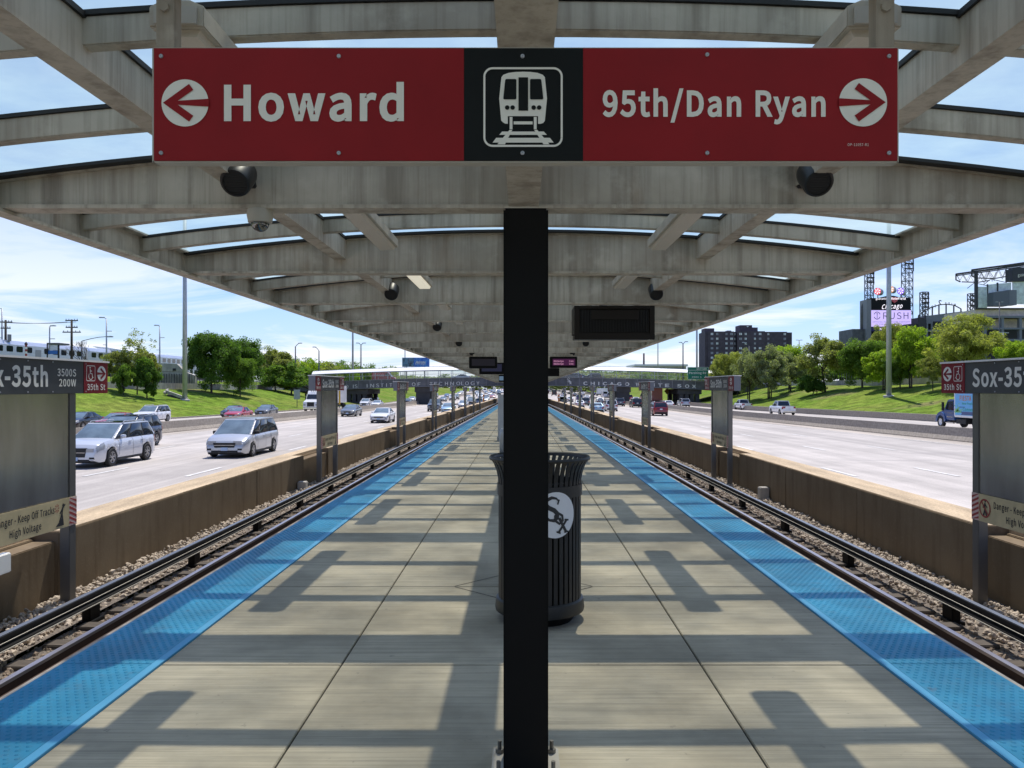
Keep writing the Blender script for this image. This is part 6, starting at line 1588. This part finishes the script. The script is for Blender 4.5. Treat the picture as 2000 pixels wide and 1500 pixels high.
blk(1379, 1397.5, 640.5, 3, 12, 'roof_house'); blk(1447, 1471, 634.5, 2, 12, 'roof_house'); blk(1471.2, 1482, 639, 2, 12, 'roof_house'); blk(1424, 1432, 644.5, 4, 9, 'roof_vent', m_girder2)
q_ = np.random.default_rng(4); w0 = {}
for r_ in range(8):
    for px, wd in ((1389.8,4.6),(1400,3.8),(1418,3.4),(1428,4.6),(1436,2.6),(1445.5,5),(1455.5,3.6),(1473.5,3.4),(1483.5,4.6),(1500.5,3.2),(1516.5,3.2),(1532.5,4.2)):
        if q_.random() < 0.12 or (px > 1495 and q_.random() < 0.35): continue
        dim = q_.random() < 0.40 or (px > 1495 and q_.random() < 0.4); key = (wd, dim)
        yo = -1.06 if (1382 < px < 1433 or 1439 < px < 1493) else (1.44 if px < 1440 else -0.26)
        a = F_(px, 652.5+9.25*r_)
        if key not in w0:
            mb = MB(); w_ = wd*k_/2
            for u in ((-w_, -0.12), (0.12, w_)): mb.box(u[0], u[1], 0, 0.05, -0.62, 0.62)
            w0[key] = mb.build('window', m_win2 if dim else m_win, ab, local=True); o = w0[key]
        else: o = w0[key].copy(); COL.objects.link(o)
        off = LOC[ab.name]; o.location = Vector((a[0], ya+yo, a[1]))-off
mb = MB(); mb.add([F_(1459,636.2)[:1]+(ya+1.95,)+F_(0,636.2)[1:], F_(1465,636.2)[:1]+(ya+1.95,)+F_(0,636.2)[1:], F_(1462,638.6)[:1]+(ya+1.95,)+F_(0,638.6)[1:]], [(0,1,2)]); mb.build('roof_window', m_win, ab)
# chimney and far white hall
mb = MB(); c_ = W3(1257.5, 718, 600); mb.tube([(c_[0],600,-3),(c_[0],600,EYE+(757-690)*600/1500)], [0.85,0.7], 12)
tag(mb.build('chimney', m_brick, smooth=True), 'lone dark chimney stack on the horizon right of the post', 'chimney')
fh = thing('white_hall', 'long white-roofed hall on the horizon behind the bridge', 'building', W3(1290, 722, 520))
mb = MB(); a, b = W3(1242,711.5,520), W3(1340,711.5,520); mb.box(a[0], b[0], 520, 560, -2, a[2]-1.4); mb.build('wall', m_concrete, fh); mb = MB(); mb.box(a[0]-1, b[0]+1, 519, 561, a[2]-1.4, a[2]); mb.build('roof', m_canopyw, fh)
# ---------------- scoreboard
ys_ = 420.0; k_ = ys_/1500; F_ = lambda px, py: ((px-1018)*k_, EYE-(py-757)*k_)
sb = thing('scoreboard', 'big ballpark scoreboard with lit pinwheels and a purple screen', 'scoreboard', W3(1736, 760, ys_))
def pan(p0, p1, t, b, y0, y1, nm, m, par=sb):
    a, c = F_(p0, b), F_(p1, t); mb = MB(); mb.box(a[0], c[0], ys_+y0, ys_+y1, a[1], c[1]); return mb.build(nm, m, par)
pan(1701, 1779, 582, 700, 0, 6, 'back_panel', m_signblk); pan(1692, 1700.8, 585, 700, -0.5, 8, 'side_tower', m_girder2); pan(1668, 1691.8, 642, 720, 2, 20, 'annex', m_girder)
scr = M('screen_lilac', (0.25,0.2,0.4), 0.4, emit=((0.52,0.42,0.80),0.95))
pan(1700.8, 1779, 606, 638, -0.25, -0.02, 'video_screen', scr); pan(1701, 1778, 638.5, 647, -0.25, -0.02, 'advert_strip', M('strip_indigo',(0.02,0.015,0.12),0.5))
mb = MB(); mb.prism([F_(1714,582), F_(1764,582), F_(1745,577.5), F_(1734,577.5)], 'y', ys_, ys_+1); mb.build('pediment', m_signblk, sb)
dk = M('screen_ink', (0.05,0.04,0.16), 0.5)
def words(s_, px, py, capx, wx, mt, bold=0.0, y=-0.4, nm='lettering', skew=0.0):
    q = F_(px, py); vf = text2d(s_, capx*k_, wx*k_, bold, 0, 0); mb = MB(); mb.add([(q[0]+u+w*skew, ys_+y, q[1]+w+u*skew*0.22) for u, w in vf[0]], vf[1]); return mb.build(nm, mt, sb)
glow = M('sign_lit_white', (0.8,0.8,0.8), 0.5, emit=((1.0,0.9,0.95),0.9))
words('Chicago', 1721, 604, 9, 40, glow, 0.01, skew=0.25); words('guaranteed', 1710, 585.4, 4.0, 27, glow, 0.01); words('Rate', 1740, 585.4, 4.2, 12, glow, 0.02, y=-0.6); words('Field', 1753, 585.4, 4.2, 15, glow, 0.02)
mb = MB(); mb.prism([F_(1741,580.5), F_(1752,580.5), F_(1752,588), F_(1746.5,592), F_(1741,588)], 'y', ys_-0.5, ys_-0.02); mb.build('red_arrow_sign', PAINT['bus'], sb)
words('RUSH', 1724.5, 623, 12.5, 49, dk, -0.004); words('OFFICIAL HEALTHCARE PARTNER', 1704, 630, 2.4, 72, dk, 0.0); words('OF THE CHICAGO WHITE SOX', 1709.5, 634.6, 2.4, 62, dk, 0.0); words('WINTRUST', 1715, 645, 4.8, 46, glow, 0.0)
q = F_(1712.5, 616.5); mb = MB(); mb.flat(stroke(circ(q[0],q[1],6.0*k_,7.0*k_,n=24,a0=20,a1=160),0.35)+stroke(circ(q[0],q[1],6.0*k_,7.0*k_,n=24,a0=200,a1=340),0.35)+stroke([(q[0],q[1]-1.6),(q[0],q[1]+1.4)],0.3)+stroke([(q[0]-0.5,q[1]+1.0),(q[0]+0.5,q[1]+1.0)],0.2), lambda u, v: (u, ys_-0.4, v)); mb.build('round_logo', dk, sb)
for px, py, c1_ in ((1715.5,569.5,(0.9,0.08,0.12)),(1741,565.5,(0.9,0.45,0.25)),(1760.5,569,(0.28,0.12,0.85))):
    q = F_(px, py); pw = thing('pinwheel', {1715.5:'red lit pinwheel on the left of the scoreboard top',1741:'orange lit pinwheel in the middle of the scoreboard top',1760.5:'violet lit pinwheel on the right of the scoreboard top'}[px], 'pinwheel', (q[0], ys_, q[1]), 0, 'lit pinwheels on the scoreboard')
    R_ = 7.0*k_; mb = MB(); mb.lathe([(R_*.98,1.2),(R_,0.4),(R_*1.0,-2.2),(0.001,-2.2)], 24, (0,0,0), 'x')
    mb.v = [(q[0]+b-x*0.9, ys_-x*1.0+0.0, q[1]+a) for x, a, b in [(v[0],v[1],v[2]) for v in mb.v]]; mb.build('drum', m_galv, pw)
    yd = ys_-1.22
    mb = MB(); mb.flat([circ(q[0]-1.0,q[1],R_*.95,n=28)], lambda u, v: (u, yd, v)); mb.build('disc', M('pin_%d'%px, c1_, 0.4, emit=(c1_,0.55)), pw)
    mb = MB()
    for t in range(0,360,60): mb.flat([[(q[0]-1.0+R_*.1*math.cos(R(t)),q[1]+R_*.1*math.sin(R(t))),(q[0]-1.0+R_*.8*math.cos(R(t+10)),q[1]+R_*.8*math.sin(R(t+10))),(q[0]-1.0+R_*.8*math.cos(R(t+38)),q[1]+R_*.8*math.sin(R(t+38)))]], lambda u, v: (u, yd-0.06, v))
    mb.build('blades', glow, pw)
    mb = MB(); mb.box(q[0]-0.2, q[0]+0.2, ys_+0.4, ys_+0.8, F_(0,584)[1], q[1]-R_*.9); mb.build('stem', m_girder, pw)
def light_tower(p0, p1, ytop, ybot, ybank, y, label, side=1):
    k2 = y/1500; G = lambda px, py: ((px-1018)*k2, EYE-(py-757)*k2)
    r = thing('light_tower', label, 'floodlight tower', (G((p0+p1)/2,0)[0], y, G(0,ybot)[1]), 0, 'ballpark floodlight towers')
    x0, z0 = G(p0, ybot); x1, z1 = G(p1, ytop); zb = G(0, ybank)[1]; mb = MB(); t = 0.35*y/420; d = (x1-x0)
    for x in (x0, x1):
        for yy in (y, y+d): mb.box(x-t/2, x+t/2, yy-t/2, yy+t/2, z0, z1)
    n = max(2, int((z1-z0)/d)); 
    for i in range(n):
        a, b = z0+(z1-z0)*i/n, z0+(z1-z0)*(i+1)/n
        for yy in (y, y+d): mb.beam((x0,yy,a),(x1,yy,b),t*.55); mb.beam((x1,yy,a),(x0,yy,b),t*.55); mb.beam((x0,yy,b),(x1,yy,b),t*.8)
        for x in (x0,x1): mb.beam((x,y,a),(x,y+d,b),t*.55); mb.beam((x,y,b),(x,y+d,b),t*.8)
    mb.build('lattice', m_girder, r)
    rows_ = max(3, int((z1-zb)/(2.2*y/420))); cols_ = 5
    bank = MB(); ww = d*1.15; xc = (x0+x1)/2
    for i in range(rows_):
        z = zb+(z1-zb)*(i+0.5)/rows_; bank.box(xc-ww/2, xc+ww/2, y-0.25, y-0.1, z-0.1, z+0.1)
        for j in range(cols_):
            x = xc-ww/2+ww*(j+0.5)/cols_; bank.lathe([(0.001,-0.5),(0.36,-0.3),(0.5,0.2),(0.001,0.1)], 8, (x+0.1*side, y-0.5, z), 'y')
    for j in (-1, 1): bank.box(xc+j*ww/2-0.12, xc+j*ww/2+0.12, y-0.3, y-0.05, zb, z1)
    bank.build('lamp_bank', m_dark, r)
light_tower(1694, 1706, 520, 590, 556, 426, 'floodlight tower behind the left end of the scoreboard'); light_tower(1768, 1783, 500, 660, 530, 426, 'tall floodlight tower at the right end of the scoreboard')
light_tower(1802, 1813, 570, 640, 604, 440, 'small floodlight tower left of the outfield arch sign'); light_tower(1895.5, 1906, 573, 640, 602, 440, 'small floodlight tower left of the grandstand frame')
for px in (1683.5, 1689):
    k2 = 425/1500; x = (px-1018)*k2; z = lambda py: EYE-(py-757)*k2
    mb = MB(); mb.tube([(x,425,z(660)),(x,425,z(612)),(x,425,z(600 if px < 1686 else 594)),(x,425,z(592 if px < 1686 else 589))], [0.7,0.7,0.5,0.05], 10)
    tag(mb.build('stack_pipe', m_girder, smooth=True), 'dark upright pipe left of the scoreboard, %s of the pair' % ('left' if px < 1686 else 'right'), 'pipe')
# ---------------- ballpark stands
def stand_part(par, y, p0, p1, t, b, dpt, nm, m, yoff=0.0, slope=0.0):
    k2 = y/1500; a = ((p0-1018)*k2, EYE-(b-757)*k2); c = ((p1-1018)*k2, EYE-(t-757)*k2); mb = MB()
    x0, x1, z0, z1 = a[0], c[0], a[1], c[1]; s_ = slope*k2
    mb.add([(x0,y+yoff,z0),(x1,y+yoff,z0),(x1,y+yoff,z1+s_),(x0,y+yoff,z1),(x0,y+yoff+dpt,z0),(x1,y+yoff+dpt,z0),(x1,y+yoff+dpt,z1+s_),(x0,y+yoff+dpt,z1)], [(0,1,2,3),(5,4,7,6),(4,0,3,7),(1,5,6,2),(3,2,6,7),(4,5,1,0)])
    return mb.build(nm, m, par)
lo = thing('outfield_stand', 'low dark outfield stand with an arch of letters seen from behind', 'stand', W3(1840, 760, 400))
m_nb = M('ballpark_blue', (0.17,0.185,0.22), 0.6); m_nbd = M('ballpark_dark', (0.04,0.041,0.05), 0.7)
stand_part(lo, 400, 1780, 1930, 632, 770, 30, 'base', m_nbd, 2); stand_part(lo, 400, 1809, 1880, 617, 632, 6, 'fascia', m_nb, 0, 9); stand_part(lo, 400, 1795, 1809, 620, 640, 8, 'fascia', m_nbd, 0.1)
for px in (1811, 1820, 1839, 1857, 1875): stand_part(lo, 400, px-1.2, px+1.2, 624, 760, 1.0, 'column', m_nb, -0.2)
stand_part(lo, 400, 1809, 1885, 644, 648, 1.5, 'deck_edge', m_nb, -0.3); stand_part(lo, 400, 1822, 1837, 628, 642, 0.3, 'opening', m_dark, -0.4)
k2 = 400/1500; Q = lambda px, py: ((px-1018)*k2, EYE-(py-757)*k2)
ar = MB(); pa = [Q(1795,616), Q(1806,607), Q(1820,600), Q(1836,595), Q(1850,594), Q(1865,596), Q(1878,603)]
ar.tube([(x,400.5,z) for x, z in pa], 0.28, 6)
for px, t, b in ((1795,616,630),(1808,606,624),(1822,599,622),(1835,596,618),(1849,595,617),(1864,597,614),(1878,603,613)): q0, q1 = Q(px,t), Q(px,b); ar.box(q0[0]-0.25, q0[0]+0.25, 400.3, 400.8, q1[1], q0[1])
ar.build('arch_frame', m_nbd, lo)
def back_letters(s_, pts_, cap):
    mb = MB()
    for ch, (px, py, sc_) in zip(s_, pts_):
        vf = text2d(ch, cap*sc_*k2, None, 0.03); q0 = Q(px, py); w_ = max(a for a, b in vf[0]); mb.add([(q0[0]+w_/2-a, 400.2, q0[1]+b) for a, b in vf[0]], vf[1])
    mb.build('lettering', m_nbd, lo)
back_letters('KIDS 2 SONS'.replace(' ',''), [(1865,598,1),(1859.5,596.5,1),(1853.5,595.8,1),(1847.5,595.5,1),(1836.5,596,1.9),(1827,600,1),(1821.5,602,1),(1815.5,605,1),(1809,608.5,1)], 5.2)
gs = thing('grandstand', 'tall ballpark grandstand with steel roof truss and glass wall at the right edge', 'stand', W3(1960, 760, 330))
def gp(*a, **k): return stand_part(gs, 330, *a, **k)
m_gl = M('stand_glass', (0.60,0.68,0.66), 0.4, noise=[(0.6,0.2,X1,None)]); m_brk = M('stand_brick', (0.60,0.51,0.45), 0.85, noise=[(0.4,0.2,X1,None)])
gp(1908, 1928, 560, 601, 0.6, 'glass_wall', m_gl); gp(1929.5, 1947, 556, 572, 0.6, 'glass_wall', m_gl, slope=2); gp(1949.5, 1975, 554, 571, 0.6, 'glass_wall', m_gl, slope=2); gp(1978.5, 2060, 551, 594, 0.6, 'glass_wall', m_gl, slope=4)
gp(1907, 2060, 601.2, 604, 1.5, 'floor_edge', m_nbd, 0.2); gp(1907, 2060, 604, 618, 24, 'brick_wall', m_brk, 1.2); gp(1912, 2060, 617, 621, 2, 'deck_edge', m_nb, -0.6); gp(1912, 2060, 621, 640, 20, 'brick_wall', m_brk, 5)
gp(1929, 1960, 573, 599, 5, 'stair_tower', M('stand_slate',(0.10,0.115,0.145),0.5), -4, slope=4); gp(1960.2, 1977, 568, 597, 4, 'stair_tower', m_nb, -3)
gp(1900, 2060, 640, 770, 20, 'lower_level', m_nbd, 6); gp(1910, 2060, 640, 643.5, 2.5, 'deck_edge', m_nb, -0.6); gp(1930, 2060, 662, 666, 2.5, 'deck_edge', m_nb, -0.5)
for px in (1921, 1955, 1990): gp(px, px+5, 621, 760, 1.6, 'column', m_nb, -0.4)
gp(1905, 1909.5, 530, 601, 1.2, 'frame_post', m_nbd, -0.3); gp(1966, 1969, 527, 551, 1.2, 'frame_post', m_nbd, -0.3); gp(1975.5, 2060, 524, 550, 3, 'name_board', M('stand_board',(0.022,0.025,0.032),0.5), -0.8, slope=6); gp(1947.3, 1949.3, 552, 569, 0.8, 'frame_post', m_nbd, -0.3); gp(1928.2, 1929.4, 555, 575, 0.8, 'frame_post', m_nbd, -0.3)
k2 = 330/1500; Q = lambda px, py: ((px-1018)*k2, EYE-(py-757)*k2); mb = MB()
A_ = [(1898,527.5),(1930,523),(1965,518.5),(2000,513.5),(2060,505)]; B_ = [(1898,539),(1907,543)]
for o_ in (0, 12):
    mb.tube([(Q(*p)[0],330+o_,Q(*p)[1]) for p in A_], 0.45, 6); mb.tube([(Q(p[0],p[1]+3.2)[0],330+o_,Q(p[0],p[1]+3.2)[1]) for p in A_], 0.25, 6)
    mb.tube([(Q(1898,527.5)[0],330+o_,Q(1898,527.5)[1]),(Q(1898,539)[0],330+o_,Q(1898,539)[1]),(Q(1907,543)[0],330+o_,Q(1907,543)[1])], 0.3, 6)
    lo_ = [(1910,543),(1942,544),(1966,540)]
    mb.tube([(Q(*p)[0],330+o_,Q(*p)[1]) for p in lo_], 0.25, 6)
    zz = [(1899,528),(1906,540),(1913,528),(1922,543),(1930,526),(1942,544),(1950,524),(1958,541),(1966,522)]
    mb.tube([(Q(*p)[0],330+o_,Q(*p)[1]) for p in zz], 0.16, 5); mb.tube([(Q(px,py+3)[0]+1.2,332+o_*.6,Q(px,py+3)[1]) for px, py in zz[::-1]], 0.12, 5)
    mb.tube([(Q(*p)[0],330+o_,Q(*p)[1]) for p in ((1921,556),(1935,545),(1966,552))], 0.16, 5)
mb.build('roof_truss', m_nbd, gs)
mb = MB(); vf = text2d('guaranteed Rate', 1.35, 12, 0.01, Q(1985.5,541)[0], Q(0,541)[1]); mb.mesh2(vf, lambda u, v: (u, 329.1, v+0.10*(u-Q(1985.5,0)[0]))); mb.build('lettering', m_white, gs)
street_lamp(1952, 590, 300, 'double globe lamp post in front of the grandstand', [(-1, 1.0, 0.1), (1, 1.0, 0.1)]); street_lamp(1959, 650, 190, 'low double lamp in front of the grandstand by the pylon', [(-1, 0.9, 0.05), (1, 0.9, 0.05)], mat=m_galv)
